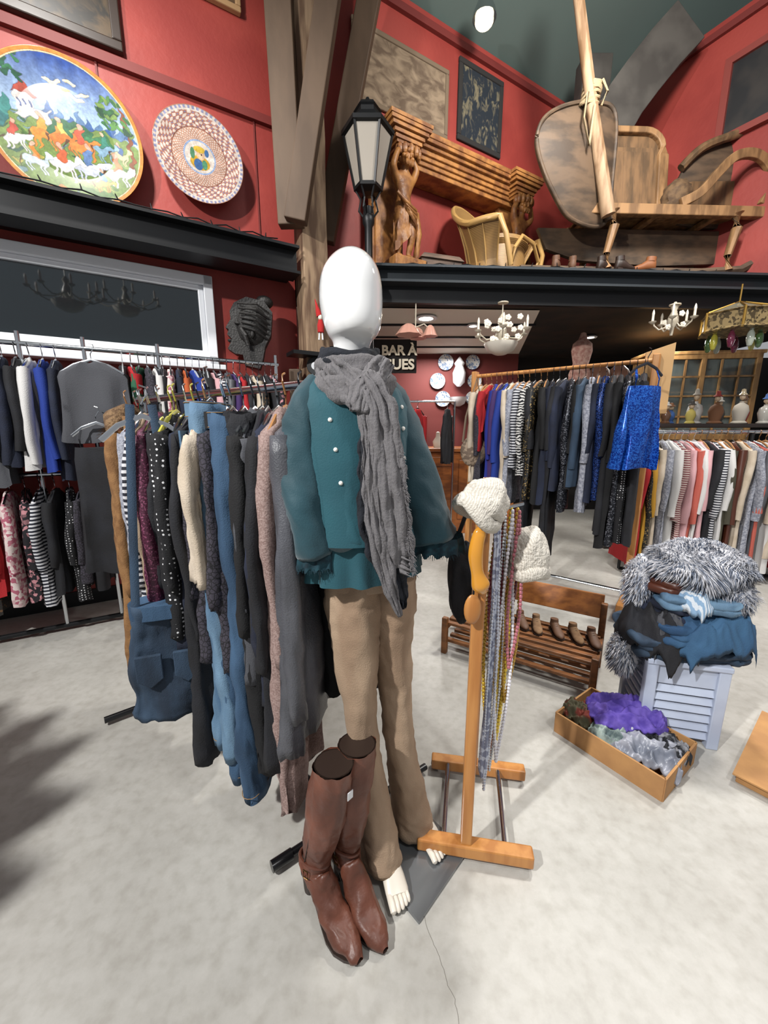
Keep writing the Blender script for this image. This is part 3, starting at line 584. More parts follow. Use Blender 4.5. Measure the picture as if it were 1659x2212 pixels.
# =====================================================  CLOTHES
def fabric(n,c,c2=None,**k):
    k.setdefault('rough',.85); k.setdefault('bump',.25); k.setdefault('bsc',220)
    return M(n,c,c2,k.pop('pat','noise') if c2 else None,**k)
F={
'black':fabric('f_black','#101014','#191a20',scl=6),'black2':fabric('f_black2','#0a0a0d'),'navy':fabric('f_navy','#121829','#182036',scl=6),
'grey':fabric('f_grey','#46474c','#54555b',scl=6,rough=.4),'camel':fabric('f_camel','#704d2a','#86613a',scl=25),'brown':fabric('f_brown','#4a2e1c'),
'beige':fabric('f_beige','#94806a'),'cream':fabric('f_cream','#c0b2a0','#b0a18d',scl=8),'white':fabric('f_white','#c9c7c5'),
'burg':fabric('f_burg','#43102a','#8a4a66',pat='cell',scl=220,lo=.7,hi=.98,rough=.5),'polka':fabric('f_polka','#d8d8da','#0c0c10',pat='dots',scl=60,dist=.2,lo=.2,hi=.24),
'denim':fabric('f_denim','#203850','#3e5c7a',scl=4,st=(3,3,.6),lo=.35,hi=.7,bsc=300),'denimL':fabric('f_denimL','#3c5a76','#7593aa',scl=3,st=(3,3,.7),lo=.35,hi=.7,bsc=300),'denimD':fabric('f_denimD','#1a2838','#2f4358',scl=4,st=(2,2,.6),bsc=300),
'lace':fabric('f_lace','#100e13','#38343e',pat='edge',scl=70,lo=.03,hi=.12),'tweed':fabric('f_tweed','#7d6660','#96807a',pat='cell',scl=260,lo=.2,hi=.8),
'red':fabric('f_red','#9d141b'),'blue':fabric('f_blue','#122f80'),'royal':fabric('f_royal','#16247a'),'purple':fabric('f_purple','#382055'),
'stripeW':fabric('f_stripeW','#161926','#c4c4c8',pat='stripe',scl=14,axis='Z',lo=.5,hi=.53),
'zebra':fabric('f_zebra','#121217','#cccac6',pat='zebra',scl=14,axis='Z',dist=7,lo=.48,hi=.52),'floral':fabric('f_floral','#131017','#b07a80',pat='cell',scl=55,lo=.68,hi=.8),
'floralP':fabric('f_floralP','#a55a6c','#d0c0bc',pat='cell',scl=55,lo=.3,hi=.6),'golddot':fabric('f_golddot','#12100d','#8a7244',pat='cell',scl=140,lo=.86,hi=.9,rough=.4),
'sequin':M('f_sequin','#060e2c','#3a5aa8','cell',220,rough=.25,metal=.5,lo=.3,hi=1),'sequinB':M('f_sequinB','#082a80','#2f6fd0','cell',150,rough=.25,metal=.4,lo=.2,hi=1),
'silver':M('f_silver','#1c1e24','#7f818a','cell',160,rough=.35,metal=.5,lo=.65,hi=.98),'olive':fabric('f_olive','#3f3c2f'),'orange':fabric('f_orange','#a85026'),'yellow':fabric('f_yellow','#b08224'),
'pink':fabric('f_pink','#c4989c'),'coral':fabric('f_coral','#b2584b'),'leatherbr':M('f_lb','#4a2417',rough=.4),'green':fabric('f_green','#24573c'),'greyk':fabric('f_greyk','#777a86','#9c9ea8',scl=60,bump=.6,bsc=120),
'fur':fabric('f_fur','#5a422b','#7d6244',scl=60,bump=1,bsc=90),'furg':fabric('f_furg','#76736f','#a8a49e',scl=50,bump=1,bsc=90),'animal':fabric('f_animal','#553b23','#14100c',pat='dots',scl=40,dist=1,lo=.25,hi=.35),
'greyt':fabric('f_greyt','#434449'),'stripeP':fabric('f_stripeP','#b8a8a0','#6a2432',pat='stripe',scl=16,axis='Z',lo=.5,hi=.6)}
CN={'black':'black','black2':'deep black','navy':'navy blue','grey':'grey','camel':'camel brown','brown':'brown','beige':'beige','cream':'cream','white':'white','burg':'burgundy glitter','polka':'black polka-dot','denim':'blue denim','denimL':'light blue denim','denimD':'dark blue denim','lace':'black lace','tweed':'mauve tweed','red':'red','blue':'bright blue','royal':'royal blue','purple':'purple','stripeW':'navy and white striped','zebra':'zebra-striped','floral':'dark floral','floralP':'pink floral','golddot':'black and gold speckled','sequin':'dark blue sequined','sequinB':'bright blue sequined','silver':'silver speckled black','olive':'olive','orange':'orange','yellow':'mustard yellow','pink':'pale pink','coral':'coral','leatherbr':'brown leather','green':'green','greyk':'light grey knitted','fur':'brown fur','furg':'grey fur','animal':'leopard print','greyt':'dark grey','stripeP':'cream and plum striped'}
hg_pl=M('hanger_plastic','#23242a',rough=.3); hg_wd=M('hanger_wood','#a5764a',rough=.4); hg_y=M('hanger_yellow','#b8b24a',rough=.3)
HM={'wire':chrome,'black':hg_pl,'wood':hg_wd,'yellow':hg_y,'clear':clear}
def hanger(parent,W,hm,th=.006):
    mb=MB()
    mb.tube([(.0,.0,.018),(.018,0,.012),(.022,0,-.005),(.012,0,-.02),(0,0,-.04),(0,0,-.075)],.003,5)
    mb.tube([(-W+.02,0,-.15),(-W*.5,0,-.105),(0,0,-.075),(W*.5,0,-.105),(W-.02,0,-.15)],th,6,flat=1.6)
    O('hanger',mb,HM[hm],parent=parent)
def garment(kind,ck,loc,ang,W=.2,L_=.7,T=.03,SL=.5,flare=.1,fold=.014,hm='wire',group=None,n=30,lean=0,where='on the rail',sleeve=True,straps=False,label=None,neck=.055,fine=False,collar=False):
    ph=U(0,6); mb=MB(); rings=[]
    if fine: n=64
    prof=[(neck,-.088,.55),(neck+.015,-.098,.7),(W*.6,-.125,.75),(W*.92,-.15,.8),(W,-.175,.9)]
    if straps: prof=[(W*.8,-.22,.8)]
    m=30 if fine else 11; z0=prof[-1][1]
    for i in range(1,m+1):
        t=i/m; prof.append((W*(1+flare*t)*(1-.05*math.sin(t*math.pi)) if not straps else W*(.85+(.15+flare)*t),z0-(L_-.175+.088)*t,1+.25*t))
    nn=len(prof); sw=U(-.02,.02)
    for i,(hw,z,tf) in enumerate(prof):
        t=max(0,(i-3)/(nn-4)); ring=[]
        for k in range(n):
            a=2*math.pi*k/n; cx,sy=math.cos(a),math.sin(a)
            x=hw*math.copysign(abs(cx)**.75,cx); y=T*tf*math.copysign(abs(sy)**.8,sy)
            fo=fold*min(1,t*1.6+.15)
            y+=fo*math.sin(5*a+ph+1.5*t)+fo*.6*math.sin(9*a+ph*2-t)+sw*t
            x+=fo*.8*math.sin(4*a+ph*1.7+2*t)+lean*t
            ring.append(Vector((x,y,z+(.008*math.sin(3*a+ph) if i==nn-1 else 0))))
        rings.append(ring)
    mb.loft(rings)
    if sleeve:
        q_=22 if fine else 9
        for sg in (-1,1):
            P=[];Rd=[]; ph2=U(0,6); d1=U(-.03,.03)
            for q in range(q_):
                t=q/(q_-1); P.append((sg*(W-.035+.04*min(1,t*3)-.015*t)+lean*t*.7,d1*t+.008*math.sin(t*5+ph2),-.165-SL*t)); Rd.append(((.044 if fine else .058)-.014*t)*(1+.04*math.sin(t*13+ph2)))
            mb.tube(P,Rd,22 if fine else 12,flat=.55,up=(0,1,0))
    nm=kind.replace(' ','_')
    o=O(nm,mb,F[ck] if isinstance(ck,str) else ck,label=label or ('%s %s hanging %s'%(CN[ck],kind.replace('_',' '),where)),cat=kind.replace('_',' '),group=group,loc=loc,rz=ang,sharp=0 if fine else 75,wr=[(.009,(13,13,2)),(.005,(28,28,8)),(.002,(50,50,25))] if fine else [(.008,(12,12,3))])
    if straps:
        for sg in (-1,1): O('strap',MB().tube([(sg*W*.55,-.0,-.115),(sg*W*.6,-.02,-.17),(sg*W*.6,-.015,-.24)],.008,6,flat=.5),F[ck],parent=o)
    if collar:
        rr=random.Random(2); mb=MB(); mb.tube([(.14,0,-.16),(.07,-.02,-.1),(0,0,-.08),(-.07,-.02,-.1),(-.14,0,-.16)],[.03,.045,.05,.045,.03],12)
        for i in range(900):
            t=rr.uniform(-1,1); a=rr.uniform(0,6.28); c=Vector((.15*t,0,-.08-.09*abs(t)**1.3)); d=Vector((rr.uniform(-.3,.3),math.cos(a),math.sin(a))); p=c+d*.04; e1=p+d*.03+Vector((0,0,-.02)); s=Vector((.002,.001,.001)); mb.add([p-s,p+s,e1],[(0,1,2)])
        O('fur_collar',mb,F['fur'],parent=o,sharp=0,kind='stuff')
    hanger(o,W,hm); return o
stitch=M('stitch','#8a6a40',rough=.8)
def trousers(ck,loc,ang,L_=1.05,W=.1,T=.03,group=None,hm='wire',where='on the rail',lean=0,flare=0,kind='trousers',label=None,fine=True):
    mb=MB(); hems=[]
    for sg in (-1,1):
        rings=[]; ph=U(0,6); bend=U(-.02,.02)
        for i in range(40):
            t=i/39; hw=(W*(1.0-.3*t+flare*t*t)); th=T*(1.15-.1*t)
            ring=[]
            for k in range(44):
                a=2*math.pi*k/44
                ring.append(Vector((hw*math.copysign(abs(math.cos(a))**.85,math.cos(a))+sg*W*.5*(1-.1*t)+lean*t+.006*math.sin(t*9+ph),th*math.copysign(abs(math.sin(a))**.8,math.sin(a))+sg*(.016+.02*t)+bend*math.sin(t*3),-.1-L_*t)))
            rings.append(ring)
        e_=rings[-1]; c=sum(e_,Vector())/len(e_); rings.append([c+(p-c)*.9+Vector((0,0,.015)) for p in e_])
        mb.loft(rings); hems.append([c+(p-c)*1.06+Vector((0,0,.03)) for p in e_][::2])
    o=O(kind,mb,F[ck],label=label or '%s %s hanging %s'%(CN[ck],kind,where),cat=kind,group=group,loc=loc,rz=ang,sharp=0,wr=[(.008,(12,12,4)),(.005,(24,24,14)),(.002,(50,50,40))])
    rings=[[Vector((W*1.48*math.copysign(abs(math.cos(2*math.pi*k/24))**.7,math.cos(2*math.pi*k/24)),(T*1.45)*math.sin(2*math.pi*k/24),z)) for k in range(24)] for z in (-.135,-.088)]
    O('waistband',MB().loft(rings),F[ck],parent=o)
    for sg in (-1,1): O('pocket',MB().prism([(sg*W*.3,-.17),(sg*W*1.1,-.17),(sg*W*1.05,-.27),(sg*W*.7,-.3),(sg*W*.35,-.27)],.006,y0=-T-.03),F[ck],parent=o,smooth=False)
    if kind=='jeans':
        for z in (-.092,-.131): hems.append([(W*1.5*math.copysign(abs(math.cos(a))**.7,math.cos(a)),(T*1.5)*math.sin(a),z) for a in [2*math.pi*k/24 for k in range(24)]])
        for h_ in hems: O('stitching',MB().tube(h_,.0012,4,closed=True),stitch,parent=o)
    hanger(o,W*1.5,hm); return o
def rackfill(p0,p1,z,items,perp,group,where,jit=.12,offs=0,da0=0,fine=False,aim=0):
    p0=Vector(p0); p1=Vector(p1); base=math.atan2(perp[1],perp[0])+da0; n=len(items)
    for i,it in enumerate(items):
        t=(i+.5)/n if 't' not in it[2] else it[2]['t']
        k=dict(it[2]); k.pop('t',None); off=k.pop('off',offs); da=k.pop('da',None); dz=k.pop('dz',0)
        p=p0.lerp(p1,t); 
        tgt=math.atan2(-p.y,-p.x); bb_=base+aim*((tgt-base+math.pi)%(2*math.pi)-math.pi)
        loc=(p.x+math.cos(bb_)*off,p.y+math.sin(bb_)*off,z+dz)
        ang=bb_+(U(-jit,jit) if da is None else da)
        if it[0]=='trousers' or it[0]=='jeans': trousers(it[1],loc,ang,group=group,where=where,kind=it[0],**k)
        else: garment(it[0],it[1],loc,ang,group=group,where=where,fine=fine,**k)
# ---- main rack
ra=Vector((-.06,1.10)); rb=Vector((-1.12,1.86)); rz_=1.52
rd=(rb-ra).normalized(); pp=Vector((-rd.y,rd.x)); 
if pp.y>0: pp=-pp
rk=E('clothes_rack','chrome rolling clothes rack loaded with garments','clothes rack',(-.1,1.13,0))
def rp(n,mb,m,**k): return O(n,mb,m,parent=rk,world=True,**k)
rp('rail',MB().tube([(ra.x+.02,ra.y,rz_-.005),(rb.x,rb.y,rz_-.005)],.014,12),chrome)
for p in (ra+rd*.03,rb-rd*.05):
    rp('upright',MB().tube([(p.x,p.y,.06),(p.x,p.y,rz_)],.012,10),chrome)
bpl=M('blackplastic','#101012',rough=.25)
mb=MB(); mb.tube([(-.345,1.0,.03),(-.215,1.09,.035),(.17,1.37,.03)],.013,10); mb.tube([(-.355,.99,.03),(-.3,1.03,.03)],.018,12); rp('foot',mb,bpl)
mb=MB(); q=rb-rd*.05; mb.tube([(q.x-.25,q.y-.2,.03),(q.x+.25,q.y+.2,.03)],.016,10); rp('foot',mb,bpl)
rp('base_bar',MB().tube([(-.09,1.16,.04),(q.x,q.y,.04)],.013,10),bpl)
main=[
('cardigan','black',dict(t=.03,L_=.95,W=.14,SL=.5,off=-.24,hm='black')),
('cardigan','black2',dict(t=.10,L_=.9,W=.14,SL=.5,off=-.12,hm='black')),
('jacket','grey',dict(t=.155,L_=.98,W=.16,SL=.78,T=.03,off=.08,hm='black',fold=.012,da=-.12)),
('coat','tweed',dict(t=.205,L_=1.22,W=.16,SL=.62,off=.09,hm='wood',T=.022)),
('cardigan','navy',dict(t=.235,L_=.85,W=.16,SL=.6,off=.09,T=.022)),
('coat','black',dict(t=.265,L_=1.05,W=.17,SL=.66,off=.11,hm='black',T=.026)),
('blouse','greyt',dict(t=.29,L_=.8,W=.16,SL=.5,off=.10,T=.02)),
('dress','black2',dict(t=.315,L_=1.12,W=.17,SL=.55,off=.11,T=.024)),
('trousers','black',dict(t=.34,L_=1.15,W=.075,off=.15,T=.03)),
('jeans','denim',dict(t=.375,L_=1.22,W=.07,off=.18,lean=.05,flare=.35,T=.032,da=-.15)),
('trousers','black2',dict(t=.405,L_=1.15,W=.075,off=.17,T=.03)),
('blouse','lace',dict(t=.43,L_=.8,W=.17,SL=.5,off=.13,T=.024)),
('jeans','denimL',dict(t=.46,L_=1.16,W=.07,off=.20,lean=.04,T=.034,dz=.03,da=-.15,flare=.1)),
('blouse','cream',dict(t=.49,L_=.5,W=.17,SL=.44,off=.18,hm='wood',T=.026)),
('blouse','lace',dict(t=.515,L_=.8,W=.17,SL=.5,off=.12,T=.022)),
('coat','black',dict(t=.545,L_=1.2,W=.18,SL=.66,off=.13,hm='black',T=.028)),
('coat','black2',dict(t=.58,L_=1.15,W=.17,SL=.6,off=.12,hm='yellow',T=.026)),
('blouse','navy',dict(t=.61,L_=.8,W=.17,SL=.5,off=.14,T=.024)),
('blouse','polka',dict(t=.65,L_=.75,W=.18,SL=.5,off=.17,hm='yellow',T=.026)),
('dress','black',dict(t=.685,L_=.9,W=.17,SL=.5,off=.15,hm='yellow',T=.024)),
('sweater','burg',dict(t=.735,L_=.85,W=.18,SL=.75,off=.19)),
('trousers','denimD',dict(t=.77,L_=1.1,W=.08,off=.12)),
('trench_coat','beige',dict(t=.80,L_=.98,W=.18,SL=.6,off=.18,T=.026)),
('blouse','stripeW',dict(t=.83,L_=.8,W=.18,SL=.55,off=.15,T=.022)),
('jacket','greyk',dict(t=.86,L_=.8,W=.18,SL=.6,off=.16)),
('coat','black',dict(t=.89,L_=1.1,W=.18,SL=.6,off=.13,T=.026)),
('trousers','camel',dict(t=.87,L_=1.25,W=.09,off=.17)),
('coat','furg',dict(t=.925,L_=1.0,W=.18,SL=.5,off=.13)),
('coat','camel',dict(t=.965,L_=1.0,W=.19,SL=.62,off=.17,T=.045,hm='wood',collar=True,label='camel brown coat with fur collar on chrome rack')),
]
rackfill(ra,rb,rz_,main,pp,'garments on the chrome rack','on chrome rack',jit=.1,fine=True,aim=.7)
du=E('dungarees','dark denim dungarees with patch pockets hanging on rack','dungarees',(-.765,1.28,rz_-.02),rz=.35,group='garments on the chrome rack')
mb=MB(); rings=[]
for i in range(30):
    t=i/29; hw=.105+.03*t
    rings.append([Vector((hw*math.copysign(abs(math.cos(a))**.6,math.cos(a))+.006*math.sin(t*9),(.05+.01*t)*math.sin(a)+.006*math.sin(4*a+5*t),-.70-.42*t)) for a in [2*math.pi*k/60 for k in range(60)]])
mb.loft(rings); O('body',mb,F['denimD'],parent=du,sharp=0,wr=[(.008,(12,12,6)),(.005,(25,25,15))])
O('waistband',MB().loft([[Vector((.11*math.copysign(abs(math.cos(a))**.6,math.cos(a)),.06*math.sin(a),z)) for a in [2*math.pi*k/30 for k in range(30)]] for z in (-.745,-.695)]),F['denim'],parent=du)
for sx in (-.055,.06): O('pocket',MB().prism([(sx-.04,-.86),(sx+.04,-.86),(sx+.04,-.95),(sx,-.98),(sx-.04,-.95)],.014,y0=-.078),F['denimD'],parent=du,smooth=False,bev=.003)
for sx in (-1,1): O('strap',MB().tube([(sx*.03,0,-.04),(sx*.05,-.02,-.3),(sx*.08,-.04,-.71)],.013,6,flat=.3,up=(0,1,0)),F['denimD'],parent=du)
hanger(du,.14,'wire')
# ---- back-left rack (two tiers)
def Rk(s,z): return Wp(s,3.33,z)
bk=E('clothes_rack','long two-tier chrome clothes rack against the wall','clothes rack',Rk(0,0))
def bp_(n,mb,m): return O(n,mb,m,parent=bk,world=True)
bp_('rail',MB().tube([Rk(-1.6,1.9),Rk(.97,1.9)],.014,10),chrome); bp_('rail',MB().tube([Rk(-1.6,1.1),Rk(.97,1.1)],.014,10),chrome)
for s in (-1.5,-.62,-.3,.12,.95): bp_('upright',MB().tube([Rk(s,.04),Rk(s,1.97)],.013,10),chrome)
bp_('base_bar',MB().tube([Rk(-1.6,.04),Rk(.97,.04)],.018,8),blk)
wp2=Vector((SN,-CS)); 
top=['navy','navy','black','red','black','navy','navy','red','black','navy','navy','greyt','navy','black','white','blue','navy']
items=[('blouse',c,dict(L_=U(.55,.75),W=.2,SL=U(.45,.55),hm=random.choice(['wire','wire','black']),T=.025)) for c in top]
rackfill(Rk(-1.5,0).to_2d(),Rk(-.42,0).to_2d(),1.89,items,wp2,'garments on the upper wall rack','on wall rack')
low=['floral','yellow','black','animal','yellow','black','red','animal','red','floralP','floral','stripeW','black','polka','lace','black']
items=[('blouse',c,dict(L_=U(.6,.75),W=.19,SL=.4,hm='wire',T=.025)) for c in low]
rackfill(Rk(-1.5,0).to_2d(),Rk(-.3,0).to_2d(),1.09,items,wp2,'garments on the lower wall rack','on wall rack')
top2=['black','red','green','lace','white','black','floralP','navy','orange','blue','polka','black','pink','stripeW','grey','purple','red','black','cream','animal','black','floral']
items=[('blouse',c,dict(L_=U(.6,.9),W=.19,SL=.5,hm=random.choice(['wire','black','clear']),T=.025,n=22)) for c in top2]
rackfill(Rk(-.12,0).to_2d(),Rk(.93,0).to_2d(),1.89,items,wp2,'garments on the upper wall rack','on wall rack')
p=Wp(-.24,2.98,1.83)
garment('tank_top','greyt',(p.x,p.y,1.86),WA-.25,W=.18,L_=.46,T=.02,sleeve=False,hm='wire',label='grey sleeveless top on a wire hanger facing out')
garment('skirt','black',(p.x+.02,p.y-.06,1.5),WA-.2,W=.15,L_=.85,T=.04,sleeve=False,straps=True,hm='wire',label='long black skirt hanging below a grey top')
# ---- wooden rack right
rc=Vector((.83,3.75)); rdn=Vector((1.9,2.9)); zr=1.86
wr=E('clothes_rack','wooden clothes rack on casters with dark garments','clothes rack',(1.36,3.3,0))
def wp_(n,mb,m,**k): return O(n,mb,m,parent=wr,world=True,**k)
wp_('rail',MB().tube([(rc.x,rc.y,zr),(rdn.x,rdn.y,zr)],.016,10),pine)
ang=math.atan2(rdn.y-rc.y,rdn.x-rc.x); pr=Vector((math.sin(ang),-math.cos(ang))); 
if pr.y>0: pr=-pr
for p in (rc,rdn):
    wp_('upright',MB().box((p.x,p.y,.99),(.045,.07,1.82),rz=ang),pine,smooth=False,bev=.006)
    mb=MB(); mb.box((p.x,p.y,.1),(.05,.6,.06),rz=ang); wp_('foot',mb,pine,smooth=False,bev=.006)
    for sg in (-1,1):
        c=p+pr*sg*.27; wp_('caster',MB().lathe([(.03,-.012),(.032,0),(.03,.012)],14,T=Matrix.Translation((c.x,c.y,.033))@Matrix.Rotation(math.pi/2,4,'X')),blk)
wp_('panel',MB().prism([(-.09,1.5),(.09,1.5),(.09,1.98),(-.09,1.92)],.012,T=Matrix.Translation((rdn.x+.04,rdn.y+.03,0))@Matrix.Rotation(-.2,4,'Z')),M('panel_w','#c09a6a',rough=.6),smooth=False)
wp_('base_bar',MB().tube([(rc.x,rc.y,.14),(rdn.x,rdn.y,.14)],.013,8),chrome)
rt=['cream','lace','red','royal','purple','blue','cream','greyk','stripeW','zebra','black','golddot','black2','navy','black','navy','silver','black2','denimD','greyk','navy','sequin','black','black2','silver','polka','black']
items=[]
for i,c in enumerate(rt):
    kd='dress' if c in('black','black2') else ('sweater' if i%3 else 'blouse')
    Ln={'red':.4,'royal':.85,'cream':.85,'zebra':.75,'stripeW':.7,'sequin':.9}.get(c,U(.8,1.05))
    if i in (10,14): Ln=1.5
    if i>21: Ln=U(1.1,1.3)
    items.append((kd,c,dict(L_=Ln,W=.2,SL=U(.45,.6),T=.024,hm=random.choice(['black','wood','wire','black']),fold=.012,n=34)))
rackfill(rc+(rdn-rc)*.03,rc+(rdn-rc)*.97,zr-.004,items,pr,'garments on the wooden rack','on wooden rack',jit=.14,da0=.1)
q=rdn+pr*.14
garment('camisole','sequinB',(q.x-.12,q.y-.12,zr+.02),.25,W=.15,L_=.62,T=.03,sleeve=False,straps=True,hm='black',fold=.028,label='bright blue sequined camisole hanging from rack end',n=50)
e=E('handbag','beige patterned shoulder bag hanging on the rack','bag',(.8,3.55,1.2))
O('bag_body',MB().ell((0,0,.0),(.12,.05,.14),fn=lambda d:1+.04*noise.noise(d*5)),M('bagf','#94826f','#665649','cell',50,rough=.8),parent=e)
O('strap',MB().tube([(-.1,0,.08),(-.08,0,.3),(0,0,.62),(.08,0,.3),(.1,0,.08)],.01,6),M('bagst','#756554'),parent=e)
# ---- far-right rack
fa=Vector((2.35,3.75)); fb=Vector((4.1,3.45)); zf=1.37
fr=E('clothes_rack','long metal clothes rack with colourful tops','clothes rack',(3.2,3.6,0))
O('rail',MB().tube([(fa.x,fa.y,zf),(fb.x,fb.y,zf)],.016,10),chrome,parent=fr,world=True)
for p in (fa,Vector((3.3,3.587)),fb): O('upright',MB().tube([(p.x,p.y,.03),(p.x,p.y,zf)],.014,8),blk,parent=fr,world=True)
O('base_bar',MB().tube([(fa.x,fa.y,.03),(fb.x,fb.y,.03)],.016,8),blk,parent=fr,world=True)
ft=['red','yellow','golddot','cream','greyk','white','stripeP','pink','coral','white','pink','black','stripeW','white','olive','leatherbr','cream','greyk','coral','grey','white','cream','pink','white','red','cream','floralP','white','pink','red','cream','white','navy','pink']
items=[('sweater' if i%2 else 'blouse',c,dict(L_=U(.95,1.12) if i%4 else 1.15,W=.2,SL=U(.5,.65),T=.022,hm=random.choice(['wood','wire','clear','wire']),fold=.009,n=26)) for i,c in enumerate(ft)]
af=math.atan2(fb.y-fa.y,fb.x-fa.x); pf_=Vector((math.sin(af),-math.cos(af)))
rackfill(fa,fb,zf-.004,items,pf_,'colourful tops on the metal rack','on metal rack',jit=.16)
# unseen round rail of coats, added only to cast a shadow on the floor
rcx,rcy=-2.2,.15
rr_=E('unseen_shadow_rail','unseen round coat rail added to shade the floor','clothes rack',(rcx,rcy,0))
O('rail_ring',MB().tube([(.3*math.cos(a),.3*math.sin(a),1.75) for a in [2*math.pi*k/24 for k in range(24)]],.014,8,closed=True),chrome,parent=rr_)
O('upright',MB().tube([(0,0,0),(0,0,1.75)],.02,8).tube([(-.3,0,1.75),(.3,0,1.75)],.012,8).tube([(-.35,0,.03),(.35,0,.03)],.015,8).tube([(0,-.35,.03),(0,.35,.03)],.015,8),chrome,parent=rr_)
for k in range(16):
    a=2*math.pi*k/16; garment('coat','black' if k%2 else 'navy',(rcx+.28*math.cos(a),rcy+.28*math.sin(a),1.75),a,W=.2,L_=1.2,T=.07,n=20,group='unseen coats added to shade the floor',where='on unseen round rail added for its shadow')
# =====================================================  MANNEQUIN
mn=E('mannequin','white abstract mannequin in teal top and tan trousers','mannequin',(.06,1.06,0))
def mp_(n,mb,m,parent=mn,**k): return O(n,mb,m,parent=parent,world=(parent is mn),**k)
yaw=math.radians(24)
def ring(cx,cy,z,rx,ry,yw=yaw,n=40,fa_=0,fn_=6,ph=0,pw=1):
    o=[]
    for k in range(n):
        a=2*math.pi*k/n; q=1+fa_*math.sin(fn_*a+ph)+fa_*.5*math.sin(round(fn_*1.7)*a+ph*2)
        x=rx*q*math.copysign(abs(math.cos(a))**pw,math.cos(a)); y=ry*q*math.sin(a)
        o.append(Vector((cx+x*math.cos(yw)-y*math.sin(yw),cy+x*math.sin(yw)+y*math.cos(yw),z)))
    return o
mb=MB(); hr=[]
for (z,rx,ry,dy) in ((1.44,.09,.075,0),(1.50,.075,.06,0),(1.54,.05,.05,0),(1.60,.045,.048,0),(1.625,.047,.055,-.005),(1.632,.056,.07,-.012),(1.64,.062,.08,-.014),(1.66,.07,.09,-.012),(1.69,.075,.097,-.006),(1.72,.078,.1,0),(1.75,.0775,.1,.002),(1.78,.073,.094,.004),(1.80,.065,.084,.005),(1.82,.051,.067,.006),(1.835,.033,.044,.006),(1.842,.015,.02,.006),(1.844,.004,.005,.006)):
    hr.append(ring(-.085-math.sin(yaw)*dy,1.09+dy,z-.02,rx,ry,pw=.97))
mb.loft(hr); mp_('body',mb,white,sub=1,sharp=0)
def foot(x,y,z,dr,k_=.82):
    mb=MB(); T=Matrix.Translation((x,y,z))@Matrix.Rotation(dr,4,'Z')@Matrix.Scale(k_,4)
    rs=[]
    for (yy,zz,rx,rz2) in ((.05,.03,.01,.015),(.045,.035,.025,.03),(.02,.045,.03,.04),(-.02,.05,.032,.045),(-.06,.038,.036,.032),(-.1,.028,.042,.022),(-.14,.02,.043,.016),(-.155,.016,.04,.012)):
        rs.append([Vector((rx*math.cos(a),yy,zz+rz2*math.sin(a))) for a in [2*math.pi*k/18 for k in range(18)]])
    mb.loft(rs,T=T); mb.tube([(0,.01,.06),(0,.02,.16)],[.032,.034],14,T=T)
    for k,(tx,l,r_) in enumerate(((-.03,.05,.013),(-.012,.05,.0095),(.005,.045,.009),(.02,.038,.0085),(.033,.03,.008))):
        mb.tube([(tx,-.14,.016),(tx,-.15-l*.5,.018),(tx,-.145-l,.011),(tx,-.15-l,.009)],[r_*.9,r_,r_*.9,r_*.4],8,T=T)
    return mb
skinm=M('mann_foot','#cfc7ba',rough=.35)
mp_('foot',foot(.005,1.035,.012,.3),skinm); mp_('foot',foot(.118,1.165,.012,.45),skinm)
mb=MB(); P=[(.1,.86),(.275,1.05),(.1,1.25),(-.085,1.06)]
mb.add([(x,y,0) for x,y in P]+[(x,y,.01) for x,y in P],[(3,2,1,0),(4,5,6,7),(0,1,5,4),(1,2,6,5),(2,3,7,6),(3,0,4,7)])
mp_('base_plate',mb,M('plate_steel','#7d8083',rough=.25,metal=.6),smooth=False)
tan=M('tan_cotton','#8d755f','#9e8770','noise',4,rough=.85,bump=.2,bsc=250,st=(2,2,.6))
def legl(R_,ph):
    out=[]
    for i in range(len(R_)-1):
        a,b_=R_[i],R_[i+1]
        for k in range(10):
            t=k/10; v=[a[j]+(b_[j]-a[j])*t for j in range(5)]
            out.append(ring(v[0],v[1],v[2],v[3],v[4],fa_=.01,fn_=3,ph=v[2]*6+ph,n=64))
    l=ring(*R_[-1],n=64); out.append(l); c=Vector(R_[-1][:3]); out.append([c+(p-c)*.93+Vector((0,0,.01)) for p in l]); return out
WRT=[(.0045,(10,10,4)),(.0035,(16,16,18)),(.0015,(40,40,30))]
mb=MB()
mb.loft(legl([(-.088,1.07,.99,.07,.09),(-.09,1.07,.9,.079,.094),(-.087,1.06,.76,.066,.077),(-.07,1.05,.53,.049,.056),(-.045,1.04,.3,.046,.055),(-.02,1.03,.13,.054,.070),(-.012,1.022,.045,.062,.082)],0))
mb.loft(legl([(.015,1.115,.99,.07,.09),(.018,1.115,.9,.076,.094),(.02,1.115,.76,.061,.075),(.035,1.115,.53,.047,.055),(.062,1.125,.3,.047,.055),(.088,1.135,.13,.06,.072),(.098,1.14,.035,.072,.086)],2))
tr=mp_('trousers',mb,tan,sharp=0,wr=WRT)
O('waistband',MB().loft([ring(-.035,1.09,z,.138,.1,fa_=.002) for z in (.95,.985)]),tan,parent=tr)
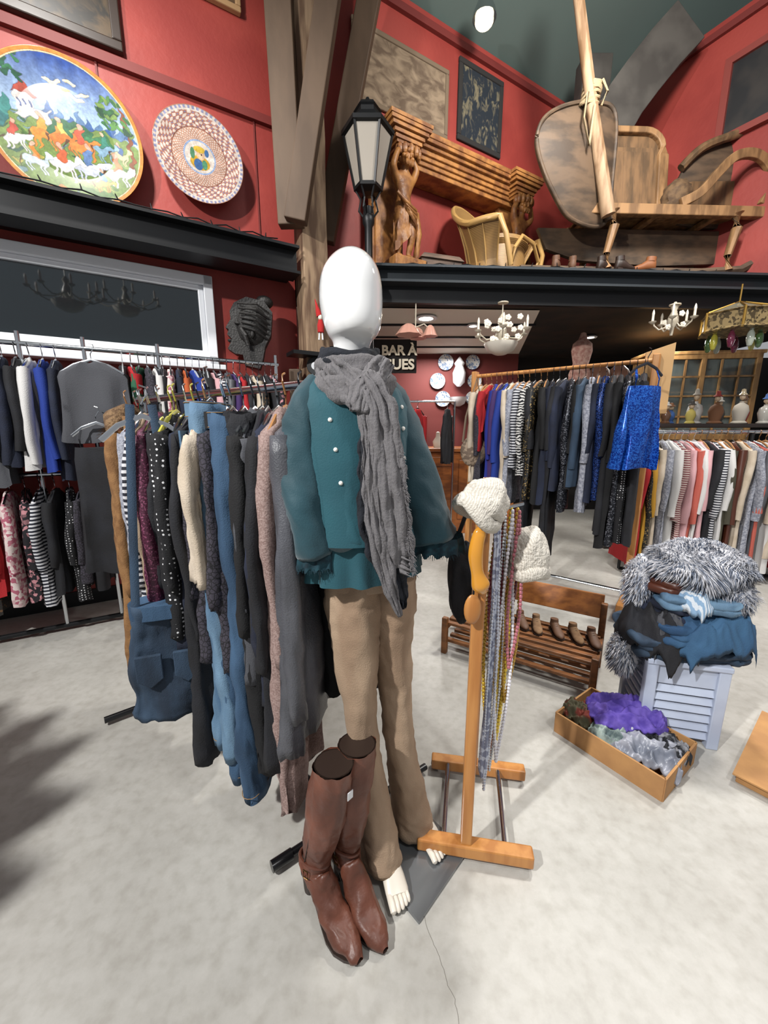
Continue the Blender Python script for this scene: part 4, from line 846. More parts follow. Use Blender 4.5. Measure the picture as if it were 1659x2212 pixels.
# sweater
teal=M('teal_cloth','#063f4a','#094a55','noise',4,rough=.75,bump=.12,bsc=260,sheen=.2)
SR=[(-.087,1.09,1.535,.055,.055),(-.087,1.09,1.515,.09,.068),(-.088,1.09,1.485,.14,.085),(-.086,1.088,1.44,.162,.1),(-.082,1.085,1.37,.160,.114),(-.078,1.08,1.30,.155,.118),(-.072,1.08,1.22,.158,.12),(-.065,1.08,1.14,.168,.128),(-.06,1.08,1.09,.176,.134)]
rs=[]
for i in range(len(SR)-1):
    for k in range(6):
        t=k/6; v=[SR[i][j]+(SR[i+1][j]-SR[i][j])*t for j in range(5)]; fr_=max(0,(1.45-v[2])/.36)
        rs.append(ring(*v,fa_=.018*fr_,fn_=7,ph=1.3+v[2]*1.5,n=110))
last=[p+Vector((0,0,.012*math.sin(k*.27))) for k,p in enumerate(ring(*SR[-1],fa_=.028,fn_=7,ph=1.3+1.6,n=110))]
rs.append(last); c_=Vector((-.06,1.08,1.12)); rs.append([c_+(p-c_)*.92 for p in last])
sw=mp_('sweater',MB().loft(rs,cap=False),teal,sharp=0,wr=[(.004,(10,10,3)),(.002,(22,22,12))])
def sp2(n,mb,m,**k): return O(n,mb,m,parent=sw,**k)
rs=[ring(-.06,1.08,z,.158+.016*(1.13-z)/.15,.123+.01*(1.13-z)/.15,fa_=.012+.04*(1.13-z)/.15,fn_=11,ph=1+z*2,n=120) for z in (1.13,1.11,1.09,1.07,1.05,1.03,1.01,.985)]
sp2('peplum',MB().loft(rs,cap=False),teal,sharp=0)
def sleeve(P,Rd):
    pts=[Vector(p) for p in P]; out=[];rad=[]
    for i in range(len(pts)-1):
        p0,p1,p2,p3=pts[max(i-1,0)],pts[i],pts[i+1],pts[min(i+2,len(pts)-1)]
        for k in range(9):
            t=k/9; out.append(.5*((2*p1)+(p2-p0)*t+(2*p0-5*p1+4*p2-p3)*t*t+(3*p1-p0-3*p2+p3)*t**3)); s_=t*t*(3-2*t); rad.append(Rd[i]+(Rd[i+1]-Rd[i])*s_)
    out.append(pts[-1]); rad.append(Rd[-1]); return out,rad
tdk=M('teal_dark','#05202a','#0d3540','noise',60,rough=.9)
tsl=M('teal_sheer','#07343e','#0a3d48','noise',4,rough=.7,bump=.12,bsc=260,sheen=.3,alpha=.94)
def fringe(c,r_,z,n,seed,mat,parent,sx=1,sy=.9):
    rr=random.Random(seed); mb=MB(); rings=[]
    for i in range(5):
        t=i/4; rings.append([Vector((c[0]+sx*r_*(1+.06*t+(.02+.06*t)*math.sin(13*a+i*.3))*math.cos(a),c[1]+sy*r_*(1+.06*t+(.02+.06*t)*math.sin(13*a+i*.3))*math.sin(a),z-.045*t+.006*math.sin(17*a)*t)) for a in [2*math.pi*k/120 for k in range(120)]])
    mb.loft(rings,cap=False)
    for k in range(n):
        a=2*math.pi*k/n; p=Vector((c[0]+sx*1.04*r_*math.cos(a),c[1]+sy*1.04*r_*math.sin(a),z-.04+rr.uniform(-.004,.004)))
        d=Vector((math.cos(a)*rr.uniform(.0,.008),math.sin(a)*.006,-rr.uniform(.006,.014))); mb.tube([p,p+d],[.001,.0005],4)
    O('fringe',mb,mat,parent=parent,kind='stuff')
WS=[(.006,(10,10,2.5)),(.0035,(15,15,16)),(.0012,(40,40,30))]
mb=MB(); P,Rd=sleeve([(-.165,1.05,1.495),(-.2,1.025,1.44),(-.214,1.005,1.33),(-.203,.985,1.2),(-.175,.985,1.07)],[.04,.049,.051,.056,.062]); mb.tube(P,Rd,48,flat=.8); ls=sp2('sleeve',mb,tsl,sharp=0,wr=WS)
fringe((-.174,.985),.058,1.08,90,1,tdk,ls)
mb=MB(); P,Rd=sleeve([(-.0,1.125,1.495),(.035,1.13,1.44),(.075,1.12,1.33),(.112,1.1,1.2),(.14,1.09,1.08)],[.04,.047,.053,.068,.086]); mb.tube(P,Rd,48,flat=.8); ls=sp2('sleeve',mb,tsl,sharp=0,wr=WS)
fringe((.143,1.09),.082,1.09,110,2,tdk,ls)
def surf(z,ph,k_=1.05):
    for i in range(len(SR)-1):
        if SR[i][2]>=z>=SR[i+1][2]:
            t=(SR[i][2]-z)/(SR[i][2]-SR[i+1][2]); v=[SR[i][j]+(SR[i+1][j]-SR[i][j])*t for j in range(5)]; break
    a=math.radians(ph); x=v[3]*k_*math.cos(a); y=v[4]*k_*math.sin(a); return Vector((v[0]+x*math.cos(yaw)-y*math.sin(yaw),v[1]+x*math.sin(yaw)+y*math.cos(yaw),z))
for ph_,zs in ((-124,(1.47,1.405,1.335,1.255)),(-48,(1.44,1.385,1.31,1.235))):
    for z in zs: sp2('pearl_button',MB().ell(surf(z,ph_+(1.47-z)*20*(1 if ph_<-90 else -1),1.045 if ph_<-90 else 1.03),.0055,12,8),pearl)
rs=[]
for i in range(28):
    z=1.47-.375*i/27; w0=-98+8*i/27; rs.append([surf(max(z,1.091),w0-46+50*k/14,1.03)*1.0+Vector((0,0,(-.012*math.sin(k*.5) if i==27 else 0))) for k in range(15)]+[surf(max(z,1.091),w0-46+50*k/14,1.045) for k in range(14,-1,-1)])
sp2('front_panel',MB().loft(rs),teal,sharp=60)
# scarf
scf=M('scarf','#4b4a51','#7b7775','stripe',110,rough=.95,dist=1.5,axis='X',lo=.1,hi=.9,bump=.3,bsc=160); scd=M('scarf_dark','#12141a','#1e2129','noise',20,rough=.95,bump=.4,bsc=120)
def pleat(P,Wd,th,seed,n=80,up=(0,-1,0),pl=7,amp=.35):
    P=[Vector(p) for p in P]; Q=[];Wq=[]
    for i in range(len(P)-1):
        p0,p1,p2,p3=P[max(i-1,0)],P[i],P[i+1],P[min(i+2,len(P)-1)]
        for k in range(10):
            t=k/10; Q.append(.5*((2*p1)+(p2-p0)*t+(2*p0-5*p1+4*p2-p3)*t*t+(3*p1-p0-3*p2+p3)*t**3)); Wq.append(Wd[i]+(Wd[i+1]-Wd[i])*t)
    Q.append(P[-1]); Wq.append(Wd[-1]); rings=[]; up=Vector(up)
    for i,p in enumerate(Q):
        t_=(Q[min(i+1,len(Q)-1)]-Q[max(i-1,0)]).normalized(); a=t_.cross(up).normalized(); b_=a.cross(t_); rg=[]
        for k in range(n):
            an_=2*math.pi*k/n; x=math.cos(an_); y=math.sin(an_); w=Wq[i]*(1+.06*math.sin(i*1.1+seed+(3 if x>0 else 0)))
            rg.append(p+a*x*w+b_*(y*th+amp*th*math.sin(x*pl+seed+i*.12)+amp*th*.5*math.sin(x*pl*2.3+seed*2-i*.2)))
        rings.append(rg)
    return rings
WC=[(.0045,(20,20,7)),(.003,(36,36,20))]
scar=mp_('scarf',MB().loft(pleat([(-.045,.955,1.5),(-.01,.93,1.44),(.0,.925,1.36),(.01,.92,1.27),(.02,.92,1.17),(.03,.925,1.08),(.035,.935,1.05)],[.026,.032,.036,.04,.043,.043,.036],.010,1.3,pl=9)),scf,sharp=0,wr=WC)
def sc2(n,mb,m,**k): return O(n,mb,m,parent=scar,**k)
sc2('scarf_tail',MB().loft(pleat([(-.045,.965,1.47),(-.025,.945,1.38),(-.02,.94,1.28),(-.015,.94,1.16),(.01,.94,1.06),(.04,.945,.97),(.05,.95,.93)],[.025,.03,.04,.046,.04,.022,.004],.01,2.2,pl=8)),scd,sharp=0,wr=WC)
sc2('scarf_tail',MB().loft(pleat([(-.05,.955,1.48),(-.03,.93,1.38),(-.03,.92,1.28),(-.02,.918,1.16),(.01,.925,1.02),(.04,.935,.92)],[.02,.022,.02,.02,.02,.004],.01,3.2,pl=8)),scf,sharp=0,wr=WC)
def loop(cx,cy,cz,rx,ry,dz,mr,seed,mt,name='neck_loop',n=70):
    rings=[]
    for i in range(n):
        a=2*math.pi*i/n; c=Vector((cx+rx*math.cos(a),cy+ry*math.sin(a),cz-dz*(-math.sin(a)))); outd=Vector((math.cos(a),math.sin(a),.25)).normalized(); upd=Vector((0,0,1))
        rg=[]
        for k in range(32):
            b_=2*math.pi*k/32; q=1+.12*math.sin(4*b_+seed+a*2)
            rg.append(c+outd*math.cos(b_)*mr*.55*q+upd*math.sin(b_)*mr*q)
        rings.append(rg)
    mb=MB().loft(rings,closed=True); sc2(name,mb,mt,sharp=0,wr=[(.005,(9,9,30)),(.0025,(20,20,50))])
loop(-.085,1.085,1.535,.072,.07,.012,.034,0,scf); loop(-.078,1.065,1.5,.088,.09,.03,.032,1.5,scf); loop(-.088,1.08,1.563,.066,.064,.01,.02,3,scd)
mb=MB().loft(pleat([(-.13,1.0,1.53),(-.09,.975,1.495),(-.05,.955,1.455),(-.01,.935,1.42)],[.028,.036,.036,.03],.014,.4,pl=7)); mb.loft(pleat([(.0,1.03,1.54),(-.02,.985,1.505),(-.045,.95,1.465),(-.055,.935,1.42)],[.024,.032,.034,.024],.014,2,pl=7)); sc2('knot',mb,scf,sharp=0,wr=WC)
mb=MB(); rings=[]
for i in range(90):
    t=i/89; c=Vector((.022+.035*t,.915,1.33-.3*t)); w_=.018
    rings.append([c+Vector((-w_,.006,.004)),c+Vector((w_*(.6+.3*math.sin(i*1.0)),-.006*math.sin(i*1.6),-.006)),c+Vector((w_*(.6+.3*math.sin(i*1.0)),-.006*math.sin(i*1.6)+.003,-.004)),c+Vector((-w_,.009,.006))])
mb.loft(rings); sc2('ruffle',mb,scf,sharp=0)
rr=random.Random(5); mb=MB()
for k in range(240):
    t=k/240; z=1.34-.3*t; x=.020+.035*t+.014+rr.uniform(-.004,.004); p=Vector((x,.914,z)); d=Vector((rr.uniform(.0,.014),-.003,-rr.uniform(.006,.02))); mb.tube([p,p+d],[.0012,.0005],4)
sc2('scarf_fringe',mb,scf,kind='stuff')
# ---------------- boots
bl=M('boot_leather','#532e21','#6d4030','noise',7,rough=.45,bump=.3,bsc=35)
def boot(loc,rz,lab,tag=False,leanw=(0,0)):
    e=E('boot',lab,'boot',loc,rz,group='pair of tall brown boots')
    rs=[]; n=48; lw=Matrix.Rotation(-rz,3,'Z')@Vector((leanw[0],leanw[1],0))
    spec=[(.495,0,.052,.060,8),(.46,0,.050,.059,4),(.39,0,.051,.060,0),(.32,0,.051,.060,0),(.26,0,.047,.055,0),(.22,.002,.042,.050,0),(.19,.004,.038,.046,0),(.165,.006,.036,.044,0),(.145,.006,.034,.045,5),(.13,.0,.033,.05,20),(.118,-.01,.033,.056,38),(.103,-.03,.034,.05,54),(.082,-.055,.036,.04,66),(.06,-.085,.038,.031,77),(.042,-.115,.04,.026,84),(.033,-.142,.037,.022,88),(.028,-.167,.03,.017,90),(.024,-.19,.018,.012,90),(.022,-.2,.006,.005,90)]
    full=[]
    for i in range(len(spec)-1):
        for k in range(3):
            t=k/3; full.append([spec[i][j]+(spec[i+1][j]-spec[i][j])*t for j in range(5)])
    full.append(spec[-1])
    for i,(z,y,rx,ry,tl) in enumerate(full):
        t=math.radians(tl); u=max(0,(z-.13)/.345)
        rs.append([Vector((lw.x*u+rx*math.cos(a),lw.y*u+y+ry*math.sin(a)*math.cos(t),z-ry*math.sin(a)*math.sin(t))) for a in [2*math.pi*k/n for k in range(n)]])
    c=sum(rs[0],Vector())/n; inner=[c+(p-c)*.93 for p in rs[0]]; inn2=[c+(p-c)*.75+Vector((-lw.x*.35,-lw.y*.35,-.12)) for p in rs[0]]
    O('upper',MB().loft(rs,cap=False),bl,parent=e,sharp=0,wr=[(.004,(16,16,9)),(.003,(22,22,26)),(.001,(60,60,60))])
    O('lining',MB().loft([rs[0],inner,inn2]),lea2,parent=e)
    O('heel',MB().lathe([(.017,0),(.018,.01),(.020,.05),(.025,.085),(.03,.108)],16,(0,.04,0),sq=(1,1.1)),lea2,parent=e)
    rr_=[]
    for (y,z,w) in ((.064,.09,.018),(.04,.082,.028),(.0,.068,.026),(-.035,.045,.028),(-.07,.017,.034),(-.105,.002,.04),(-.14,.001,.039),(-.17,.003,.027),(-.2,.007,.007)):
        rr_.append([Vector((-w,y,z)),Vector((w,y,z)),Vector((w,y,z+.010)),Vector((-w,y,z+.010))])
    O('sole',MB().loft(rr_),lea2,parent=e,smooth=False)
    for zz,ps in ((.136,0),(.158,1)): O('ankle_strap',MB().tube([(.038*math.cos(a),.051*math.sin(a)+.004,zz+(.016*math.sin(a) if not ps else -.02*math.sin(a+1))) for a in [2*math.pi*k/28 for k in range(28)]],.005,6,flat=1,closed=True),bl,parent=e)
    O('buckle',MB().tube([(-.040,-.022,.164),(-.045,-.008,.164),(-.045,-.008,.139),(-.040,-.022,.139)],.002,5,closed=True),M('bronze','#6a5230',rough=.35,metal=.8),parent=e)
    O('zip_seam',MB().tube([(lw.x-.051,lw.y-.01,.46),(lw.x*.5-.052,lw.y*.5-.01,.3),(-.038,-.0,.17)],.0015,5),lea2,parent=e)
    if tag: O('price_tag',MB().box((lw.x+.012,lw.y-.062,.43),(.018,.002,.025),rz=.1,rx=.05),wpaint,parent=e,smooth=False)
boot((-.20,.92,0),math.radians(42),'tall brown leather heeled boot with ankle strap',True,(.06,-.01))
boot((-.115,.955,0),math.radians(36),'tall brown leather heeled boot standing behind its pair',False,(.035,.02))
# ---------------- wooden stand
st=E('accessory_stand','low pine stand holding hats and necklaces','stand',(.3,1.15,0))
def sp_(n,mb,m,**k): return O(n,mb,m,parent=st,world=True,**k)
fdir=math.atan2(1.0-1.06,.475-.117)
org=M('pine_orange','#b98044','#a56b34','noise',6,rough=.35,st=(4,4,.5),coat=.2)
for cx,cy in ((.295,1.04),(.38,1.36)):
    sp_('foot',MB().box((cx,cy,.04),(.37,.045,.045),rz=fdir),org,smooth=False,bev=.006)
    for q in (-.17,.17): sp_('caster',MB().lathe([(.014,-.01),(.016,0),(.014,.01)],12,T=Matrix.Translation((cx+q*math.cos(fdir),cy+q*math.sin(fdir)+.01,.0165))@Matrix.Rotation(math.pi/2,4,'X')),blk)
for cx,cy,w in ((.268,1.045,.036),(.36,1.36,.034)): sp_('post',MB().box((cx,cy,.64),(w,.03,1.16),rz=fdir),org,smooth=False,bev=.005)
sp_('top_rail',MB().tube([(.268,1.045,1.16),(.36,1.36,1.16)],.013,10),org)
for q in (-.1,.1): sp_('rod',MB().tube([(.295+q,1.04,.05),(.36+q,1.36,.05)],.009,10),chrome)
sf=E('shoe_tree','glossy orange wooden shoe form hanging on stand','shoe tree',(.258,1.012,1.1))
P,Rd=sleeve([(.012,0,.035),(-.006,-.006,.01),(-.014,-.01,-.04),(-.008,-.01,-.09),(.004,-.008,-.13),(.014,-.006,-.152)],[.006,.018,.020,.017,.025,.012])
O('form',MB().tube(P,Rd,16,flat=.7,up=(0,1,0)),M('orange_gloss','#c98a2c',rough=.15,coat=.7),parent=sf,sharp=0)
O('hook',MB().tube([(.012,0,.03),(.004,.005,.065),(.0,.02,.075)],.003,6),chrome,parent=sf)
sf=E('shoe_tree','pale flat wooden shoe stretcher hanging on stand','shoe tree',(.245,1.012,.895))
O('form',MB().ell((0,0,0),(.024,.010,.045)),org,parent=sf); O('cord',MB().tube([(0,.0,.04),(.005,.01,.09)],.003,5),blk,parent=sf)
knit=M('white_knit','#cfc9be','#bab3a7','stripe',60,rough=.95,dist=2,axis='X',bump=.7,bsc=120)
def hat(name,label,c,r_,rot,seed,drape=0):
    e=E(name,label,'hat',c,rot=rot)
    def fn(d): return 1+.18*noise.noise(d*1.3+Vector((seed,0,0)))
    mb=MB().ell((0,0,0),r_,80,36,fn=fn)
    for v in mb.v:
        if v.z<-.3*r_[2]: v.z=-.3*r_[2]+(v.z+.3*r_[2])*.5
    O('crown',mb,knit,parent=e,sharp=0,wr=[(.003,(18,18,18)),(.0018,(60,60,60))])
    mb=MB().tube([(r_[0]*.95*math.cos(a),r_[1]*.95*math.sin(a),-r_[2]*.45+.01*math.sin(2*a+seed)) for a in [2*math.pi*k/60 for k in range(60)]],.012,12,closed=True,flat=1.7)
    O('brim',mb,knit,parent=e,sharp=0,wr=[(.002,(40,40,40))])
hat('knitted_hat','off-white knitted beanie perched on stand post',(.272,1.055,1.185),(.066,.062,.07),(.1,.6,.3),1)
hat('knitted_hat','fluffy cream knitted beret hanging on stand',(.43,1.12,1.015),(.052,.06,.09),(.1,-.1,.3),5)
e=E('handbag','black soft fabric bag hanging behind wooden stand','bag',(.31,1.45,.80))
O('bag_body',MB().ell((0,0,0),(.06,.05,.16),40,24,fn=lambda d:1+.12*noise.noise(d*3)),F['black'],parent=e,sharp=0,wr=[(.01,(12,12,5))])
O('strap',MB().tube([(-.05,0,.12),(0,-.03,.3),(.05,-.08,.37),(.06,0,.12)],.008,6),F['black2'],parent=e)
cols=[('turquoise and silver','#c5cad6',.005),('red coral bead','#84303a',.0065),('amber gold bead','#c9a436',.007),('silver chain','#cfd2d6',.004),('brown wooden bead','#5a3524',.007),('white shell','#d6d3d8',.006),('yellow bead','#d8b83c',.007),('pink quartz bead','#a8626c',.006),('gold coin','#c0983c',.006),('garnet red bead','#6a2630',.006)]
for i,(nm,hc,r_) in enumerate(cols):
    t=i/9; top_=Vector((.335+.07*t,1.1+.09*((i*3)%7)/7,1.15)); L_=[.95,.45,.75,.9,.93,.85,.8,.5,.65,.4][i]; wd=.010+.004*(i%3)
    mb=MB(); n=int(2*L_/(r_*2.1)); n=min(n,170)
    for k in range(n):
        u=k/n; s_=1-abs(2*u-1); ph=u*2*math.pi; x=wd*math.sin(ph)*(1.2-.4*math.cos(ph))
        mb.ell(top_+Vector((x,.006*math.cos(ph*2),-L_*s_)),(r_*U(.8,1.15),r_,r_*1.25),7,4)
    O('necklace',mb,M('bead_%d'%i,hc,rough=.25,metal=.4 if 'silver' in nm or 'gold' in nm else 0,coat=.4),label=nm+' necklace hanging on wooden stand',cat='necklace',group='necklaces on the wooden stand')
O('sash',MB().loft(pleat([(.325,1.1,1.15),(.33,1.1,.95),(.33,1.1,.6),(.325,1.1,.32),(.325,1.1,.25)],[.010,.011,.010,.016,.004],.003,1)),M('sashp','#bcc2d0','#7d8298','cell',90,rough=.6),label='pale blue patterned ribbon belt hanging on stand',cat='belt',sharp=0)
sp_('peg',MB().tube([(.3,1.09,1.155),(.43,1.2,1.158)],.006,8),chrome)
# ---------------- shoe bench
bn=E('shoe_bench','low slatted pine shoe bench with a plank back','bench',(.85,2.05,0))
def bb(n,mb,m,**k): return O(n,mb,m,parent=bn,world=True,**k)
a0=Vector((.48,2.42)); a1=Vector((1.18,1.97)); bd=(a1-a0).normalized(); bnrm=Vector((-bd.y,bd.x)); bang=math.atan2(bd.y,bd.x); Lb=(a1-a0).length
for j in range(6):
    c=(a0+a1)/2+bnrm*(-.16+.062*j); bb('slat',MB().box((c.x,c.y,.2),(Lb,.034,.018),rz=bang),pineh,smooth=False,bev=.003)
for j in range(4):
    c=(a0+a1)/2+bnrm*(-.15+.07*j); bb('slat',MB().box((c.x,c.y,.08),(Lb,.034,.018),rz=bang),pineh,smooth=False,bev=.003)
c=(a0+a1)/2+bnrm*.2; bb('back_plank',MB().box((c.x+.05,c.y-.03,.37),(Lb*.85,.025,.14),rz=bang,rx=-.3),M('plankd','#9c6230','#784722','noise',6,st=(.5,4,4),rough=.4),smooth=False,bev=.004)
for q in (a0,a1):
    mb=MB(); 
    for sg in (-1,1): 
        p=q+bnrm*sg*.18; mb.box((p.x,p.y,.12 if sg<0 else .20),(.035,.035,.24 if sg<0 else .40),rz=bang)
    mb.box((q.x,q.y,.175),(.03,.36,.035),rz=bang); bb('end_frame',mb,pineh,smooth=False,bev=.005)
suede=M('suede','#6f543c','#86694c','noise',12,rough=.95)
for i in range(5):
    p=a0.lerp(a1,.45+.12*i)+bnrm*.1; shoe('taupe suede ankle boot on slatted bench' if i%2 else 'brown suede ankle boot on slatted bench',suede if i%2 else lea1,lea2,(p.x,p.y,.21),bang+U(-.15,.15)+.4,h=.06,group='ankle boots on the slatted bench',lace=True,scale=.62)
# ---------------- stool with pile
so=E('step_stool','pale blue-white painted wooden stool with louvred sides','stool',(1.35,1.66,0),rz=-.25)
lbp=M('pale_blue','#b2bbcd','#a5aec2','noise',5,rough=.5)
O('seat',MB().box((0,0,.39),(.32,.3,.025)),lbp,parent=so,smooth=False,bev=.005)
for x in (-.135,.135):
    for y in (-.125,.125): O('leg',MB().box((x,y,.19),(.045,.04,.38)),lbp,parent=so,smooth=False,bev=.004)
mb=MB(); mb.box((0,-.125,.33),(.26,.015,.09)); mb.box((0,.125,.2),(.26,.015,.34)); mb.box((-.135,0,.33),(.015,.24,.09)); mb.box((.135,0,.33),(.015,.24,.09))
for k in range(6):
    z=.05+.042*k; mb.box((.135,0,z),(.012,.24,.034),ry=.4); mb.box((-.135,0,z),(.012,.24,.034),ry=-.4); mb.box((0,-.125,z),(.26,.012,.034),rx=-.4)
O('louvre_panel',mb,lbp,parent=so,smooth=False,bev=.002)
def fold_stack(name,label,mat,c,d,rz,n,cat,group=None,ampx=.006,skew=0):
    mb=MB(); h=d[2]/n
    for i in range(n):
        rings=[]; sx=d[0]/2*(1-.04*(i%2)); sy=d[1]/2*(1-.05*((i+1)%2))
        for j in range(16):
            a=math.pi*(j/15-.5); zz=math.sin(a)*h*.55; q=.93+.07*math.cos(a)
            rings.append([Vector((sx*q*math.copysign(abs(math.cos(t))**.35,math.cos(t))+.012*math.sin(i*2.1)+skew*i,sy*q*math.copysign(abs(math.sin(t))**.35,math.sin(t)),-d[2]/2+h*(i+.5)+zz)) for t in [2*math.pi*k/72 for k in range(72)]])
        mb.loft(rings)
    return O(name,mb,mat,label=label,cat=cat,loc=c,rz=rz,sharp=0,group=group,wr=[(.008,(8,8,12)),(ampx*.7,(20,20,25))])
def drape(name,label,mat,c,d,rz,cat,group=None,droop=.12,seed=0,th=.012,bumps=.03):
    nx,ny=60,48; top=[];bot=[]
    for j in range(ny):
        for i in range(nx):
            u=i/(nx-1)*2-1; v=j/(ny-1)*2-1; p=Vector((u*2+seed*3.7,v*2,seed*1.3))
            r2=(abs(u)**4+abs(v)**4)**.25; e_=max(0,r2-.5)/.6
            z=-droop*e_**1.6+bumps*(1-abs(noise.noise(p*1.0))*3)+bumps*.35*(1-abs(noise.noise(p*2.6))*3)
            cr=1-.14*(u*v)**2
            xx=d[0]/2*u*(1-.12*e_)*cr*(1+.12*noise.noise(Vector((v*1.5,seed,0)))); yy=d[1]/2*v*(1-.12*e_)*cr*(1+.12*noise.noise(Vector((seed,u*1.5,0))))
            top.append((xx,yy,z+th)); bot.append((xx,yy,z-th))
    fs=[]; N_=nx*ny
    for j in range(ny-1):
        for i in range(nx-1):
            a=j*nx+i; fs.append((a,a+1,a+nx+1,a+nx)); fs.append((N_+a,N_+a+nx,N_+a+nx+1,N_+a+1))
    bd_=[i for i in range(nx)]+[j*nx+nx-1 for j in range(1,ny)]+[(ny-1)*nx+i for i in range(nx-2,-1,-1)]+[j*nx for j in range(ny-2,0,-1)]
    for k in range(len(bd_)):
        a,b_=bd_[k],bd_[(k+1)%len(bd_)]; fs.append((a,N_+a,N_+b_,b_))
    return O(name,MB().add(top+bot,fs),mat,label=label,cat=cat,loc=c,rz=rz,sharp=0,group=group)
g='clothes piled on the stool'
pj=fabric('f_pjean','#1f3f60','#335878',scl=4); pb_=fabric('f_pb','#7d9bb8','#c4ccd4',pat='stripe',scl=30,axis='X',lo=.4,hi=.6)
fold_stack('jeans','folded dark teal-blue jeans on the stool pile',F['denimD'],(1.36,1.67,.445),(.46,.32,.085),-.15,3,'jeans',g)
drape('jeans','blue jeans draped over the stool pile',pj,(1.42,1.6,.585),(.42,.3),.15,'jeans',g,.16,2)
fold_stack('jeans','folded blue jeans in the stool pile',pj,(1.39,1.66,.525),(.4,.3,.08),.1,3,'jeans',g)
drape('trousers','black trousers draped over the stool pile',F['black'],(1.24,1.66,.575),(.28,.32),.6,'trousers',g,.2,3,bumps=.03)
drape('sweater','dark grey sweater crumpled on the pile',F['greyt'],(1.28,1.60,.565),(.22,.2),-.3,'sweater',g,.14,8,bumps=.03)
fold_stack('shirt','navy shirt folded in the pile',F['navy'],(1.36,1.7,.6),(.34,.28,.06),.2,2,'shirt',g)
fold_stack('shirt','pale blue denim shirt folded on the pile',F['denimL'],(1.37,1.65,.655),(.3,.26,.05),-.3,2,'shirt',g)
drape('shirt','pale blue striped shirt draped on the pile',pb_,(1.33,1.575,.70),(.15,.15),.6,'shirt',g,.08,9,bumps=.012)
fold_stack('shirt','rust brown shirt folded on the pile',F['leatherbr'],(1.31,1.71,.705),(.24,.2,.05),.4,2,'shirt',g)
def furball(name,label,c,r_,seed,n,ln,mat,cat):
    rr=random.Random(seed); mb=MB(); mb.ell((0,0,0),r_,40,24,fn=lambda d:1+.15*noise.noise(d*2.5+Vector((seed,0,0))))
    for i in range(n):
        th=math.acos(1-2*rr.random()); a=rr.uniform(0,6.283); d=Vector((math.sin(th)*math.cos(a),math.sin(th)*math.sin(a),math.cos(th)))
        q=1+.15*noise.noise(d*2.5+Vector((seed,0,0))); p=Vector((d.x*r_[0]*q,d.y*r_[1]*q,d.z*r_[2]*q))
        sw_=Vector((noise.noise(p*9),noise.noise(p*9+Vector((5,0,0))),-.55)); l=ln*rr.uniform(.6,1.3)
        e1=p+(d*.5+sw_*.35)*l*.6; e2=e1+(d*.15+sw_*.8)*l*.6; s=d.cross(Vector((0,0,1))+d*.01).normalized()*.0028
        mb.add([p-s,p+s,e1+s*.7,e1-s*.7,e2],[(0,1,2,3),(3,2,4)],rr.choice((0,0,1,2)))
    return O(name,mb,mat,label=label,cat=cat,loc=c,sharp=0,kind='stuff')
fm3=[M('fur_l','#b3b3b8',rough=.7),M('fur_m','#7f8592',rough=.7),M('fur_d','#4a5364',rough=.7)]
furball('fur_coat','shaggy blue-grey faux fur coat on top of pile',(1.41,1.68,.80),(.19,.17,.09),3,7500,.07,fm3,'coat')
furball('fur_scarf','shaggy blue-grey faux fur draping down the pile side',(1.49,1.62,.68),(.10,.09,.11),9,2600,.06,fm3,'scarf')
furball('fur_scarf','shaggy blue-grey faux fur scarf hanging beside pile',(1.19,1.74,.68),(.05,.06,.13),4,1500,.05,fm3,'scarf')
furball('fur_scarf','shaggy blue-grey faux fur end touching bench',(1.13,1.68,.36),(.06,.06,.1),6,1300,.045,fm3,'scarf')
# ---------------- cardboard box with scarves
bx=E('cardboard_box','shallow cardboard box holding scarves','box',(1.055,1.505,0))
card=M('cardboard','#b08352','#a0754a','noise',8,rough=.85)
A=[Vector((.80,1.6)),Vector((1.055,1.24)),Vector((1.31,1.42)),Vector((1.055,1.78))]
mb=MB()
for i in range(4):
    p,q=A[i],A[(i+1)%4]; c=(p+q)/2; d=q-p; mb.box((c.x,c.y,.05),(d.length,.008,.1),rz=math.atan2(d.y,d.x))
O('side_panel',mb,card,parent=bx,world=True,smooth=False); 
mb=MB(); mb.add([(p.x,p.y,.004) for p in A],[(0,1,2,3)]); O('bottom_panel',mb,card,parent=bx,world=True,smooth=False)
g='scarves in the cardboard box'
drape('scarf','silver-grey satin scarf crumpled in the box',M('satin','#9698a2','#676c78','noise',9,rough=.35),(1.1,1.42,.09),(.3,.22),-.6,'scarf',g,.05,12,th=.006,bumps=.025)
drape('scarf','sheer violet tulle scarf bunched in the box',M('tulle','#4c3896','#6c57b2','noise',20,rough=.8,alpha=.8),(1.1,1.57,.14),(.36,.24),-.2,'scarf',g,.06,11,th=.004,bumps=.028)
drape('scarf','olive and red patterned scarf in the box',M('olsc','#4c4833','#702c20','noise',18,rough=.8,lo=.5,hi=.6),(.92,1.62,.10),(.17,.15),-.9,'scarf',g,.05,13,th=.006,bumps=.02)
drape('scarf','pale green patterned scarf in the box',M('pgsc','#95a39c','#4a5859','noise',20,rough=.8),(.99,1.5,.09),(.17,.16),-.9,'scarf',g,.05,15,th=.006,bumps=.02)
drape('scarf','black and white scarf in the box corner',M('bwsc','#1a1c21','#8f8f94','noise',25,rough=.8,lo=.5,hi=.65),(1.2,1.42,.09),(.15,.16),.4,'scarf',g,.05,14,th=.006,bumps=.02)
e=E('cardboard_sheet','plain brown cardboard sheet propped on floor','cardboard',(1.74,1.36,0),rz=.67)
O('side_panel',MB().box((0,0,.015),(.56,.36,.03)),card,parent=e,smooth=False,bev=.003)
O('flap',MB().box((0,0,.036),(.6,.38,.006),ry=.02),card,parent=e,smooth=False)
